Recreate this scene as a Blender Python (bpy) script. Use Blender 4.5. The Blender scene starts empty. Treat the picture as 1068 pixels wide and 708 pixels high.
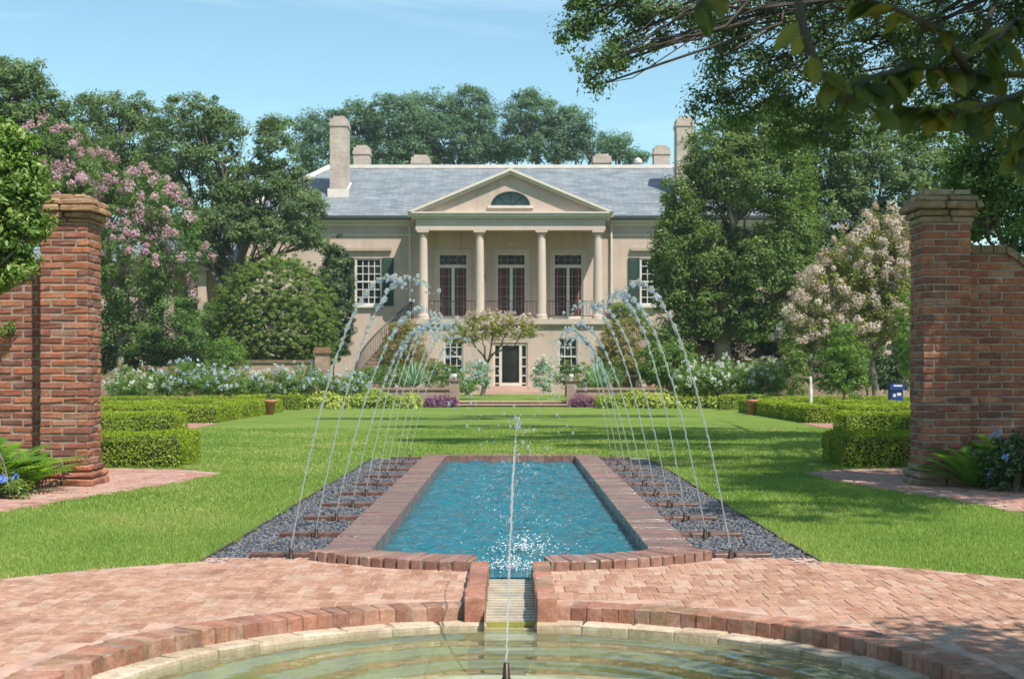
import bpy, math, random
import numpy as np
from mathutils import Vector, Matrix
from mathutils.geometry import tessellate_polygon

# ------------------------------------------------------------------ camera, sky, sun, exposure
SC = bpy.context.scene
COL = SC.collection
K = 1500.0                       # focal length in photograph pixels (photo is 1068 wide)

def PX(px, Y): return (px - 532.5) * Y / K
def PZ(py, Y): return 1.0 + (391.0 - py) * Y / K

cam = bpy.data.cameras.new('camera')
cam.lens = K / 1068 * 36
cam.sensor_width = 36
cam.shift_x = 1.5 / 1068
cam.shift_y = 37.0 / 1068
cam.clip_start = 0.05
cam.clip_end = 4000
cam.dof.use_dof = True
cam.dof.focus_distance = 10.0
cam.dof.aperture_fstop = 6.3
camo = bpy.data.objects.new('camera', cam)
camo.location = (0, 0, 1.0)
camo.rotation_euler = (math.radians(90), 0, 0)
COL.objects.link(camo)
SC.camera = camo

SUN = Vector((0.35, -0.43, 0.83)).normalized()
world = bpy.data.worlds.new('World')
SC.world = world
world.use_nodes = True
wn = world.node_tree
bg = wn.nodes['Background']
sky = wn.nodes.new('ShaderNodeTexSky')
sky.sky_type = 'NISHITA'
sky.sun_disc = False
sky.sun_elevation = math.asin(SUN.z)
sky.sun_rotation = math.atan2(SUN.x, SUN.y)
sky.altitude = 0
sky.air_density = 1.0
sky.dust_density = 0.3
sky.ozone_density = 1.0
tint = wn.nodes.new('ShaderNodeMixRGB')
tint.blend_type = 'MULTIPLY'
tint.inputs[0].default_value = 1.0
tint.inputs[2].default_value = (0.87, 1.05, 0.96, 1)
wn.links.new(sky.outputs[0], tint.inputs[1])
wtc = wn.nodes.new('ShaderNodeTexCoord')
wmp = wn.nodes.new('ShaderNodeMapping'); wmp.inputs['Scale'].default_value = (1.2, 1.2, 9.0); wmp.inputs['Rotation'].default_value = (0.0, 0.12, 0.3)
wnz = wn.nodes.new('ShaderNodeTexNoise'); wnz.inputs['Scale'].default_value = 2.4; wnz.inputs['Detail'].default_value = 7; wnz.inputs['Roughness'].default_value = 0.6; wnz.inputs['Distortion'].default_value = 0.7
wrp = wn.nodes.new('ShaderNodeMapRange'); wrp.inputs[1].default_value = 0.48; wrp.inputs[2].default_value = 0.80; wrp.inputs[3].default_value = 0.0; wrp.inputs[4].default_value = 0.42
wmx = wn.nodes.new('ShaderNodeMixRGB'); wmx.inputs[2].default_value = (6.4, 7.4, 8.0, 1)
wn.links.new(wtc.outputs['Generated'], wmp.inputs['Vector']); wn.links.new(wmp.outputs[0], wnz.inputs['Vector'])
wn.links.new(wnz.outputs['Fac'], wrp.inputs[0]); wn.links.new(wrp.outputs[0], wmx.inputs[0])
wn.links.new(tint.outputs[0], wmx.inputs[1])
wn.links.new(wmx.outputs[0], bg.inputs[0])
bg.inputs[1].default_value = 0.105

sl = bpy.data.lights.new('sun', 'SUN')
sl.energy = 4.2
sl.angle = math.radians(0.5)
sl.color = (1.0, 0.95, 0.87)
slo = bpy.data.objects.new('sun', sl)
slo.rotation_euler = SUN.to_track_quat('Z', 'Y').to_euler()
slo.location = (20, -10, 40)
COL.objects.link(slo)

SC.render.engine = 'CYCLES'
SC.view_settings.view_transform = 'Standard'
SC.view_settings.look = 'None'
SC.view_settings.gamma = 1.0
SC.view_settings.use_curve_mapping = False
SC.view_settings.exposure = 0.78
SC.cycles.use_denoising = True
SC.cycles.max_bounces = 8
SC.cycles.diffuse_bounces = 4
SC.cycles.glossy_bounces = 3
SC.cycles.transmission_bounces = 6
SC.cycles.transparent_max_bounces = 12
SC.cycles.caustics_reflective = False
SC.cycles.caustics_refractive = False
SC.cycles.sample_clamp_indirect = 6.0

# ------------------------------------------------------------------ node helpers
class NT:
    def __init__(s, name):
        s.m = bpy.data.materials.new(name)
        s.m.use_nodes = True
        s.t = s.m.node_tree
        s.t.nodes.clear()
        s.out = s.t.nodes.new('ShaderNodeOutputMaterial')
    def n(s, typ, **kw):
        nd = s.t.nodes.new('ShaderNode' + typ)
        for k, v in kw.items():
            if k.startswith('i_'):
                nd.inputs[k[2:].replace('_', ' ')].default_value = v
            else:
                setattr(nd, k, v)
        return nd
    def l(s, a, b): s.t.links.new(a, b)
    def coord(s, which='Object'): return s.n('TexCoord').outputs[which]
    def noise(s, vec, scale, detail=4, rough=0.55, dist=0.0):
        nd = s.n('TexNoise')
        nd.inputs['Scale'].default_value = scale
        nd.inputs['Detail'].default_value = detail
        nd.inputs['Roughness'].default_value = rough
        nd.inputs['Distortion'].default_value = dist
        s.l(vec, nd.inputs['Vector'])
        return nd.outputs['Fac']
    def ramp(s, fac, stops):
        nd = s.n('ValToRGB')
        cr = nd.color_ramp
        while len(cr.elements) < len(stops): cr.elements.new(0.5)
        for e, (p, c) in zip(cr.elements, stops):
            e.position = p
            e.color = (c[0], c[1], c[2], 1)
        s.l(fac, nd.inputs[0])
        return nd.outputs[0]
    def mix(s, fac, a, b, mode='MIX'):
        nd = s.n('MixRGB', blend_type=mode)
        for inp, v in zip(nd.inputs, (fac, a, b)):
            if hasattr(v, 'is_output'): s.l(v, inp)
            elif isinstance(v, (int, float)): inp.default_value = v if inp.type == 'VALUE' else (v, v, v, 1)
            else: inp.default_value = (v[0], v[1], v[2], 1)
        return nd.outputs[0]
    def math(s, op, a, b=0.0):
        nd = s.n('Math', operation=op)
        for inp, v in zip(nd.inputs, (a, b)):
            if hasattr(v, 'is_output'): s.l(v, inp)
            else: inp.default_value = v
        return nd.outputs[0]
    def bump(s, h, strength=0.3, dist=0.02):
        nd = s.n('Bump')
        nd.inputs['Strength'].default_value = strength
        nd.inputs['Distance'].default_value = dist
        s.l(h, nd.inputs['Height'])
        return nd.outputs[0]
    def attr(s, name): return s.n('Attribute', attribute_name=name).outputs['Fac']
    def principled(s, color, rough=0.7, normal=None, **kw):
        p = s.n('BsdfPrincipled')
        for k, v in (('Base Color', color), ('Roughness', rough)):
            if hasattr(v, 'is_output'): s.l(v, p.inputs[k])
            elif isinstance(v, (int, float)): p.inputs[k].default_value = v
            else: p.inputs[k].default_value = (v[0], v[1], v[2], 1)
        for k, v in kw.items():
            p.inputs[k.replace('_', ' ')].default_value = v
        if normal is not None: s.l(normal, p.inputs['Normal'])
        s.l(p.outputs[0], s.out.inputs[0])
        return p

def scaled(nt, vec, sx, sy, sz):
    mp = nt.n('Mapping')
    mp.inputs['Scale'].default_value = (sx, sy, sz)
    nt.l(vec, mp.inputs['Vector'])
    return mp.outputs[0]

def leaf_mat(name, stops, trans=0.35, gloss=0.03, grough=0.5, gain=1.45):
    trans = min(0.5, trans + 0.1)
    t = NT(name)
    c = t.ramp(t.attr('tone'), [(p, tuple(x * gain for x in q)) for p, q in stops])
    d = t.n('BsdfDiffuse'); t.l(c, d.inputs[0])
    tr = t.n('BsdfTranslucent')
    c2 = t.mix(0.5, c, (0.75, 0.9, 0.25), 'MULTIPLY')
    c2 = t.mix(1.0, c2, (1.6, 1.6, 1.1), 'MULTIPLY')
    t.l(c2, tr.inputs[0])
    m = t.n('MixShader'); m.inputs[0].default_value = trans
    t.l(d.outputs[0], m.inputs[1]); t.l(tr.outputs[0], m.inputs[2])
    g = t.n('BsdfGlossy'); g.inputs['Roughness'].default_value = grough
    g.inputs[0].default_value = (0.75, 0.85, 0.6, 1)
    m2 = t.n('MixShader'); m2.inputs[0].default_value = gloss
    t.l(m.outputs[0], m2.inputs[1]); t.l(g.outputs[0], m2.inputs[2])
    t.l(m2.outputs[0], t.out.inputs[0])
    return t.m

M = {}
def plain(name, c, rough=0.6, var=0.12, scale=3.0, bump=0.0, **kw):
    t = NT(name)
    o = t.coord()
    f = t.noise(o, scale, 5)
    a = tuple(x * (1 - var) for x in c); b = tuple(min(1, x * (1 + var)) for x in c)
    col = t.ramp(f, [(0.3, a), (0.7, b)])
    nrm = t.bump(t.noise(o, scale * 8, 3), bump, 0.01) if bump else None
    t.principled(col, rough, nrm, **kw)
    M[name] = t.m
    return t.m

def brick_mat(name, stops, stain=0.5, pale=(0.46, 0.38, 0.32), dark=(0.07, 0.055, 0.04), rough=0.85, moss=0.0, palef=0.45):
    t = NT(name)
    o = t.coord()
    c = t.ramp(t.attr('tone'), stops)
    n1 = t.noise(o, 9, 6, 0.65)
    c = t.mix(t.math('MULTIPLY', t.ramp(n1, [(0.47, (0, 0, 0)), (0.72, (1, 1, 1))]), palef), c, pale)
    n2 = t.noise(o, 3.1, 6, 0.7, 0.6)
    c = t.mix(t.math('MULTIPLY', t.ramp(n2, [(0.52, (0, 0, 0)), (0.74, (1, 1, 1))]), stain), c, dark)
    if moss:
        n4 = t.noise(o, 2.2, 5, 0.7)
        c = t.mix(t.math('MULTIPLY', t.ramp(n4, [(0.5, (0, 0, 0)), (0.7, (1, 1, 1))]), moss), c, (0.10, 0.10, 0.025))
    n5 = t.noise(o, 22, 5, 0.7, 0.4)
    c = t.mix(0.6, c, t.ramp(n5, [(0.32, (0.62, 0.60, 0.60)), (0.68, (1.28, 1.25, 1.2))]), 'MULTIPLY')
    n6 = t.noise(scaled(t, o, 5, 5, 0.7), 1.0, 5, 0.65, 0.5)
    c = t.mix(t.math('MULTIPLY', t.ramp(n6, [(0.52, (0, 0, 0)), (0.70, (1, 1, 1))]), 0.35), c, tuple(x * 0.55 for x in dark) if stain > 0.5 else (0.10, 0.06, 0.045))
    n3 = t.noise(o, 60, 4, 0.7)
    c = t.mix(0.55, c, t.ramp(n3, [(0.3, (0.55, 0.55, 0.55)), (0.7, (1.25, 1.25, 1.25))]), 'MULTIPLY')
    t.principled(c, rough, t.bump(n3, 0.5, 0.006))
    M[name] = t.m

BR = [(0.0, (0.16, 0.060, 0.042)), (0.25, (0.23, 0.074, 0.044)), (0.6, (0.30, 0.098, 0.052)), (0.88, (0.37, 0.13, 0.06)), (1.0, (0.33, 0.18, 0.125))]
brick_mat('old_brick', BR, 0.45, palef=0.32, pale=(0.38, 0.28, 0.22))
brick_mat('cap_brick', [(0, (0.24, 0.13, 0.07)), (0.5, (0.34, 0.18, 0.09)), (1, (0.42, 0.26, 0.14))], 0.55, (0.42, 0.33, 0.22), (0.09, 0.07, 0.045), moss=0.3)
brick_mat('cap_brick_weathered', [(0, (0.20, 0.13, 0.08)), (0.5, (0.28, 0.18, 0.11)), (1, (0.33, 0.25, 0.17))], 0.6, (0.36, 0.32, 0.26), (0.07, 0.06, 0.045), moss=0.5)
brick_mat('paver', [(0, (0.32, 0.155, 0.095)), (0.4, (0.39, 0.205, 0.135)), (0.75, (0.43, 0.24, 0.165)), (1, (0.45, 0.30, 0.22))], 0.75, (0.52, 0.37, 0.275), (0.17, 0.08, 0.045), palef=0.9, moss=0.15)
brick_mat('path_paver', [(0, (0.34, 0.17, 0.12)), (0.5, (0.41, 0.22, 0.17)), (1, (0.44, 0.29, 0.24))], 0.25)
brick_mat('rim_brick', [(0, (0.23, 0.10, 0.065)), (0.5, (0.36, 0.15, 0.095)), (1, (0.42, 0.24, 0.165))], 0.65, moss=0.7)
brick_mat('coping_brick', [(0, (0.19, 0.095, 0.08)), (0.5, (0.23, 0.12, 0.10)), (1, (0.28, 0.155, 0.13))], 0.35, (0.27, 0.19, 0.175), rough=0.16)
brick_mat('coping_brick_dry', [(0, (0.22, 0.105, 0.08)), (0.5, (0.28, 0.14, 0.105)), (1, (0.33, 0.185, 0.145))], 0.5, (0.33, 0.23, 0.19), rough=0.4, moss=0.4)
brick_mat('ledge_stone', [(0, (0.42, 0.32, 0.22)), (1, (0.56, 0.45, 0.34))], 0.3, (0.62, 0.55, 0.45), (0.25, 0.2, 0.12), moss=0.35)
brick_mat('wet_brick', [(0, (0.085, 0.035, 0.026)), (1, (0.16, 0.065, 0.045))], 0.6, rough=0.4, palef=0.2)

def tex_brick(name, c1, c2, mortar, bw=0.21, rh=0.07, ms=0.008, rough=0.9, bumpv=0.3):
    t = NT(name)
    uv = t.coord('UV')
    b = t.n('TexBrick')
    b.inputs['Color1'].default_value = (*c1, 1); b.inputs['Color2'].default_value = (*c2, 1)
    b.inputs['Mortar'].default_value = (*mortar, 1)
    b.inputs['Scale'].default_value = 1.0
    b.inputs['Mortar Size'].default_value = ms
    b.inputs['Brick Width'].default_value = bw
    b.inputs['Row Height'].default_value = rh
    b.inputs['Mortar Smooth'].default_value = 0.3
    t.l(uv, b.inputs['Vector'])
    n = t.noise(t.coord(), 1.3, 6, 0.7)
    c = t.mix(0.75, b.outputs[0], t.ramp(n, [(0.3, (0.65, 0.62, 0.6)), (0.7, (1.3, 1.28, 1.25))]), 'MULTIPLY')
    t.principled(c, rough, t.bump(t.math('MULTIPLY', b.outputs['Fac'], -1), bumpv, 0.01))
    M[name] = t.m
tex_brick('garden_brick', (0.25, 0.15, 0.11), (0.33, 0.22, 0.17), (0.36, 0.30, 0.25))
tex_brick('slate', (0.14, 0.165, 0.185), (0.22, 0.245, 0.265), (0.09, 0.105, 0.12), 0.55, 0.22, 0.012, 0.55, 0.5)
tex_brick('chimney_brick', (0.40, 0.33, 0.28), (0.47, 0.40, 0.34), (0.40, 0.36, 0.32), 0.22, 0.075, 0.008)

def stucco(name, c, stain=0.5):
    t = NT(name)
    o = t.coord()
    n1 = t.noise(o, 0.5, 6, 0.65, 0.5)
    n2 = t.noise(scaled(t, o, 2.5, 2.5, 0.25), 1.0, 5, 0.6)
    col = t.ramp(n1, [(0.3, tuple(x * 0.86 for x in c)), (0.7, tuple(x * 1.08 for x in c))])
    col = t.mix(t.math('MULTIPLY', t.ramp(n2, [(0.5, (0, 0, 0)), (0.75, (1, 1, 1))]), stain), col, tuple(x * 0.66 for x in c))
    t.principled(col, 0.88, t.bump(t.noise(o, 25, 4), 0.2, 0.01))
    M[name] = t.m
stucco('stucco', (0.49, 0.380, 0.31), 0.6)
stucco('porch_stucco', (0.40, 0.32, 0.245), 0.3)
stucco('step_stone', (0.50, 0.34, 0.27), 0.4)
stucco('limestone', (0.52, 0.425, 0.35), 0.35)
plain('trim', (0.60, 0.53, 0.45), 0.6, 0.06)
plain('white_paint', (0.60, 0.58, 0.53), 0.5, 0.05)
plain('flashing', (0.62, 0.56, 0.50), 0.6, 0.1)
plain('gutter_metal', (0.045, 0.05, 0.055), 0.4)
plain('green_paint', (0.020, 0.048, 0.034), 0.6, 0.15, Specular_IOR_Level=0.2)
plain('iron', (0.022, 0.022, 0.024), 0.45)
plain('bronze', (0.06, 0.045, 0.03), 0.4, Metallic=0.7)
plain('terracotta', (0.40, 0.18, 0.09), 0.85, 0.2, 6)
plain('curtain', (0.10, 0.022, 0.024), 0.9, 0.3, 4)
plain('dark_room', (0.012, 0.011, 0.010), 0.9)
plain('bark', (0.13, 0.10, 0.075), 0.95, 0.4, 5, 0.8)
plain('dark_bark', (0.055, 0.043, 0.034), 0.95, 0.4, 5, 0.8)
plain('pale_bark', (0.24, 0.185, 0.13), 0.85, 0.35, 4, 0.5)
plain('soil', (0.05, 0.037, 0.026), 0.95, 0.4, 5, 0.8)
plain('mortar', (0.27, 0.21, 0.165), 0.95, 0.25, 12, 0.4)
plain('damp_mortar', (0.22, 0.15, 0.11), 0.95, 0.4, 9, 0.4)
plain('sand_joint', (0.42, 0.265, 0.20), 0.95, 0.3, 8, 0.4)
plain('white_stone', (0.55, 0.52, 0.46), 0.7, 0.15, 8)
plain('blue_plastic', (0.012, 0.035, 0.19), 0.4, 0.1)
plain('steel_edge', (0.07, 0.06, 0.05), 0.6)
plain('blackberry', (0.05, 0.05, 0.05), 0.8)

t = NT('window_glass')
o = t.coord()
t.principled(t.ramp(t.noise(o, 0.8, 3), [(0.35, (0.004, 0.005, 0.005)), (0.7, (0.03, 0.033, 0.033))]), 0.08,
             t.bump(t.noise(o, 2.0, 2), 0.06, 0.02), Specular_IOR_Level=0.16)
M['window_glass'] = t.m
t = NT('green_glass')
t.principled((0.02, 0.05, 0.045), 0.12, Specular_IOR_Level=0.6)
M['green_glass'] = t.m

# lawn ground
t = NT('lawn')
o = t.coord()
n1 = t.noise(o, 0.35, 5, 0.6); n2 = t.noise(o, 14, 5, 0.7); n3 = t.noise(scaled(t, o, 60, 25, 60), 1.0, 3, 0.7)
c = t.ramp(n1, [(0.3, (0.115, 0.18, 0.036)), (0.55, (0.155, 0.225, 0.046)), (0.75, (0.20, 0.25, 0.065))])
c = t.mix(0.6, c, t.ramp(n2, [(0.3, (0.62, 0.68, 0.55)), (0.7, (1.3, 1.25, 1.2))]), 'MULTIPLY')
c = t.mix(0.7, c, t.ramp(n3, [(0.3, (0.6, 0.65, 0.5)), (0.7, (1.35, 1.3, 1.25))]), 'MULTIPLY')
t.principled(c, 0.9, t.bump(n3, 0.8, 0.03), Specular_IOR_Level=0.15)
M['lawn'] = t.m
M['grass_blade'] = leaf_mat('grass_blade', [(0, (0.10, 0.16, 0.028)), (0.5, (0.15, 0.215, 0.042)), (0.85, (0.21, 0.255, 0.065)), (1, (0.30, 0.28, 0.11))], 0.3, 0.03)

M['slate_chip'] = None
t = NT('slate_chip')
t.principled(t.ramp(t.attr('tone'), [(0, (0.03, 0.031, 0.036)), (0.5, (0.075, 0.078, 0.088)), (0.82, (0.14, 0.142, 0.152)), (0.9, (0.17, 0.11, 0.085)), (1, (0.21, 0.13, 0.095))]), 0.4)
M['slate_chip'] = t.m

# water: tinted see-through body plus Fresnel reflection off rippled surface
def water_mat(name, tint, bscale, bstr, sy=1.0, rings=None, body=None, turbid=0.6):
    t = NT(name)
    o = t.coord()
    v = scaled(t, o, 1, sy, 1)
    h = t.math('ADD', t.noise(v, bscale, 3, 0.55, 0.6), t.math('MULTIPLY', t.noise(v, bscale * 2.7, 2, 0.5, 0.3), 0.4))
    if rings is not None:
        w = t.n('TexWave', wave_type='RINGS', rings_direction='SPHERICAL')
        w.inputs['Scale'].default_value = rings
        w.inputs['Distortion'].default_value = 3.0
        w.inputs['Detail'].default_value = 2.0
        w.inputs['Detail Scale'].default_value = 0.8
        t.l(o, w.inputs['Vector'])
        h = t.math('ADD', t.math('MULTIPLY', h, 0.5), t.math('MULTIPLY', w.outputs['Fac'], 0.5))
    bn = t.bump(h, bstr, 0.05)
    fr = t.n('Fresnel'); fr.inputs['IOR'].default_value = 1.33
    t.l(bn, fr.inputs['Normal'])
    tr = t.n('BsdfTransparent'); tr.inputs[0].default_value = (*tint, 1)
    bd = t.n('BsdfDiffuse'); bd.inputs[0].default_value = (*body, 1); t.l(bn, bd.inputs['Normal'])
    mt = t.n('MixShader'); mt.inputs[0].default_value = turbid
    t.l(tr.outputs[0], mt.inputs[1]); t.l(bd.outputs[0], mt.inputs[2])
    tr = mt
    g = t.n('BsdfGlossy'); g.inputs['Roughness'].default_value = 0.04
    t.l(bn, g.inputs['Normal'])
    m = t.n('MixShader')
    t.l(fr.outputs[0], m.inputs[0]); t.l(tr.outputs[0], m.inputs[1]); t.l(g.outputs[0], m.inputs[2])
    t.l(m.outputs[0], t.out.inputs[0])
    M[name] = t.m
water_mat('pool_water', (0.70, 0.92, 0.96), 9.0, 0.7, 1.0, body=(0.030, 0.16, 0.20), turbid=0.72)
water_mat('basin_water', (0.95, 0.98, 0.92), 3.0, 0.35, 1.0, rings=1.1, body=(0.34, 0.35, 0.19), turbid=0.34)
plain('channel_stone', (0.46, 0.40, 0.30), 0.28, 0.25, 7, 0.3)
plain('pool_paint', (0.035, 0.215, 0.30), 0.7, 0.3, 2.5)
plain('basin_floor', (0.66, 0.68, 0.52), 0.9, 0.15, 2.0)
plain('algae', (0.24, 0.235, 0.05), 0.9, 0.4, 6, 0.3)
t = NT('jet_water')
p = t.principled((0.92, 0.97, 1.0), 0.05, Transmission_Weight=0.80, IOR=1.33)
tp = t.n('BsdfTransparent'); mx_ = t.n('MixShader'); mx_.inputs[0].default_value = 0.62
t.l(tp.outputs[0], mx_.inputs[1]); t.l(p.outputs[0], mx_.inputs[2]); t.l(mx_.outputs[0], t.out.inputs[0])
M['jet_water'] = t.m
t = NT('foam')
p = t.principled((0.88, 0.92, 0.94), 0.35, Transmission_Weight=0.25)
M['foam'] = t.m

# leaf palettes
def pal(name, a, b, c, **kw): M[name] = leaf_mat(name, [(0, a), (0.5, b), (1, c)], **kw)
pal('oak_leaf', (0.045, 0.078, 0.032), (0.080, 0.125, 0.046), (0.13, 0.18, 0.07), trans=0.35)
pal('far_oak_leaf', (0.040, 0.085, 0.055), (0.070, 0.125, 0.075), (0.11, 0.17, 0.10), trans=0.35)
pal('bush_leaf', (0.055, 0.095, 0.024), (0.10, 0.15, 0.034), (0.17, 0.20, 0.055), trans=0.35)
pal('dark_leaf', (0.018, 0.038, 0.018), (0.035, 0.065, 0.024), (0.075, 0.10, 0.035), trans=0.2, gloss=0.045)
pal('myrtle_leaf', (0.035, 0.075, 0.022), (0.07, 0.125, 0.032), (0.13, 0.18, 0.05), trans=0.3)
pal('bright_leaf', (0.055, 0.11, 0.022), (0.09, 0.155, 0.030), (0.15, 0.21, 0.05), trans=0.35)
pal('citrus_leaf', (0.05, 0.10, 0.018), (0.10, 0.17, 0.03), (0.19, 0.23, 0.05), trans=0.35, gloss=0.045)
pal('box_leaf', (0.10, 0.145, 0.012), (0.17, 0.22, 0.018), (0.25, 0.29, 0.03), trans=0.2, gloss=0.03)
pal('fern_leaf', (0.06, 0.13, 0.02), (0.11, 0.20, 0.03), (0.18, 0.27, 0.05), trans=0.4)
pal('grey_leaf', (0.10, 0.16, 0.10), (0.16, 0.24, 0.16), (0.24, 0.32, 0.24), trans=0.2)
pal('agave_leaf', (0.09, 0.18, 0.11), (0.14, 0.24, 0.15), (0.2, 0.3, 0.2), trans=0.15)
pal('varieg_leaf', (0.12, 0.18, 0.03), (0.26, 0.30, 0.06), (0.50, 0.47, 0.16), trans=0.3)
pal('purple_leaf', (0.07, 0.02, 0.07), (0.15, 0.045, 0.14), (0.24, 0.09, 0.20), trans=0.3)
pal('bronze_leaf', (0.09, 0.085, 0.03), (0.17, 0.15, 0.055), (0.26, 0.21, 0.09), trans=0.3)
pal('rose_leaf', (0.11, 0.12, 0.035), (0.20, 0.20, 0.06), (0.30, 0.27, 0.10), trans=0.3)
pal('near_leaf', (0.022, 0.038, 0.008), (0.042, 0.062, 0.011), (0.12, 0.115, 0.02), trans=0.4, gloss=0.03)
pal('pink_petal', (0.27, 0.14, 0.21), (0.37, 0.23, 0.31), (0.43, 0.31, 0.37), trans=0.3, gloss=0)
pal('pale_pink_petal', (0.27, 0.205, 0.21), (0.37, 0.30, 0.305), (0.44, 0.385, 0.385), trans=0.3, gloss=0)
pal('white_petal', (0.34, 0.36, 0.39), (0.45, 0.46, 0.48), (0.54, 0.54, 0.54), trans=0.3, gloss=0)
pal('pale_blue_petal', (0.22, 0.27, 0.42), (0.32, 0.37, 0.50), (0.46, 0.49, 0.54), trans=0.3, gloss=0)
pal('blue_petal', (0.10, 0.17, 0.50), (0.17, 0.26, 0.62), (0.28, 0.38, 0.70), trans=0.3, gloss=0)

# ------------------------------------------------------------------ object helpers
def tag(o, label=None, cat=None, group=None, kind=None):
    if label: o['label'] = label
    if cat: o['category'] = cat
    if group: o['group'] = group
    if kind: o['kind'] = kind
    return o

def thing(name, label, cat, loc=(0, 0, 0), rz=0.0, group=None):
    o = bpy.data.objects.new(name, None)
    o.empty_display_size = 0.2
    o.location = loc
    o.rotation_euler = (0, 0, rz)
    COL.objects.link(o)
    return tag(o, label, cat, group)

def mesh_np(name, V, F, m, parent=None, tone=None, uv=None, smooth=False):
    """V (n,3); F (k,s) array or list of index tuples; tone per face"""
    me = bpy.data.meshes.new(name)
    if isinstance(F, np.ndarray):
        k, s = F.shape
        me.vertices.add(len(V)); me.loops.add(k * s); me.polygons.add(k)
        me.vertices.foreach_set('co', np.ascontiguousarray(V, np.float32).ravel())
        me.polygons.foreach_set('loop_start', np.arange(0, k * s, s, dtype=np.int32))
        me.loops.foreach_set('vertex_index', np.ascontiguousarray(F, np.int32).ravel())
        me.update(calc_edges=True)
    else:
        me.from_pydata([tuple(v) for v in V], [], [tuple(f) for f in F])
        me.update()
    if smooth: me.polygons.foreach_set('use_smooth', np.ones(len(me.polygons), bool))
    if tone is not None:
        a = me.attributes.new('tone', 'FLOAT', 'FACE')
        a.data.foreach_set('value', np.ascontiguousarray(tone, np.float32))
    if uv is not None:
        ul = me.uv_layers.new(name='UVMap')
        ul.data.foreach_set('uv', np.ascontiguousarray(uv, np.float32).ravel())
    ms = m if isinstance(m, (list, tuple)) else [m]
    for x in ms: me.materials.append(M[x] if isinstance(x, str) else x)
    o = bpy.data.objects.new(name, me)
    COL.objects.link(o)
    if parent is not None: o.parent = parent
    return o

class MB:
    """collects polygons; UVs are in metres, box-projected"""
    def __init__(s): s.v = []; s.f = []
    def poly(s, pts):
        b = len(s.v); s.v += [tuple(p) for p in pts]; s.f.append(tuple(range(b, b + len(pts)))); return s
    def box(s, x0, x1, y0, y1, z0, z1):
        b = len(s.v)
        s.v += [(x0, y0, z0), (x1, y0, z0), (x1, y1, z0), (x0, y1, z0), (x0, y0, z1), (x1, y0, z1), (x1, y1, z1), (x0, y1, z1)]
        for q in ((0, 3, 2, 1), (4, 5, 6, 7), (0, 1, 5, 4), (1, 2, 6, 5), (2, 3, 7, 6), (3, 0, 4, 7)):
            s.f.append(tuple(b + i for i in q))
        return s
    def lathe(s, cx, cy, prof, n=20):
        b = len(s.v)
        for r, z in prof:
            for i in range(n):
                a = 2 * math.pi * i / n
                s.v.append((cx + r * math.cos(a), cy + r * math.sin(a), z))
        for j in range(len(prof) - 1):
            for i in range(n):
                s.f.append((b + j * n + i, b + j * n + (i + 1) % n, b + (j + 1) * n + (i + 1) % n, b + (j + 1) * n + i))
        s.f.append(tuple(b + i for i in range(n))[::-1])
        s.f.append(tuple(b + (len(prof) - 1) * n + i for i in range(n)))
        return s
    def tube(s, pts, rad, n=6):
        pts = [Vector(p) for p in pts]
        if not hasattr(rad, '__len__'): rad = [rad] * len(pts)
        b = len(s.v)
        prev = None
        for i, p in enumerate(pts):
            d = (pts[min(i + 1, len(pts) - 1)] - pts[max(i - 1, 0)])
            d = d.normalized() if d.length > 1e-9 else Vector((0, 0, 1))
            u = prev if prev is not None else (Vector((1, 0, 0)) if abs(d.x) < 0.8 else Vector((0, 1, 0)))
            u = (u - d * u.dot(d)).normalized(); prev = u
            w = d.cross(u)
            for k in range(n):
                a = 2 * math.pi * k / n
                s.v.append(tuple(p + (u * math.cos(a) + w * math.sin(a)) * rad[i]))
        for i in range(len(pts) - 1):
            for k in range(n):
                s.f.append((b + i * n + k, b + i * n + (k + 1) % n, b + (i + 1) * n + (k + 1) % n, b + (i + 1) * n + k))
        s.f.append(tuple(b + k for k in range(n))[::-1])
        s.f.append(tuple(b + (len(pts) - 1) * n + k for k in range(n)))
        return s
    def build(s, name, m, parent=None, smooth=False, loc=None):
        V = np.array(s.v, float)
        if loc is not None: V = V - np.array(loc, float)
        uv = []
        for f in s.f:
            P = np.array([s.v[i] for i in f])
            n = np.zeros(3)
            for i in range(len(P)):
                n += np.cross(P[i], P[(i + 1) % len(P)])
            n = n / (np.linalg.norm(n) + 1e-12)
            if abs(n[2]) > 0.95: q = P[:, :2]
            else:
                h = np.array([-n[1], n[0], 0]); h /= np.linalg.norm(h) + 1e-12
                w = np.cross(n, h)
                q = np.stack([P @ h, P @ w], 1)
            uv.append(q)
        return mesh_np(name, V, s.f, m, parent, uv=np.concatenate(uv), smooth=smooth)

# chamfered bricks, vectorised
_S = [(sx, sy, sz) for sx in (-1, 1) for sy in (-1, 1) for sz in (-1, 1)]
def _vi(c, a): return _S.index(c) * 3 + a
_F4, _F3 = [], []
for a in range(3):
    b_, c_ = [x for x in range(3) if x != a]
    for s_ in (-1, 1):
        loop = []
        for (u, v) in ((-1, -1), (1, -1), (1, 1), (-1, 1)):
            k = [0, 0, 0]; k[a] = s_; k[b_] = u; k[c_] = v
            loop.append(_vi(tuple(k), a))
        _F4.append(loop)
for c_ in range(3):
    a, b_ = [x for x in range(3) if x != c_]
    for sa in (-1, 1):
        for sb in (-1, 1):
            k0 = [0, 0, 0]; k0[a] = sa; k0[b_] = sb; k0[c_] = -1
            k1 = list(k0); k1[c_] = 1
            k0, k1 = tuple(k0), tuple(k1)
            _F4.append([_vi(k0, a), _vi(k1, a), _vi(k1, b_), _vi(k0, b_)])
for c in _S: _F4.append([_vi(c, 0), _vi(c, 1), _vi(c, 2), _vi(c, 2)])
_T = np.zeros((24, 3)); _TB = np.zeros((24, 3))
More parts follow.
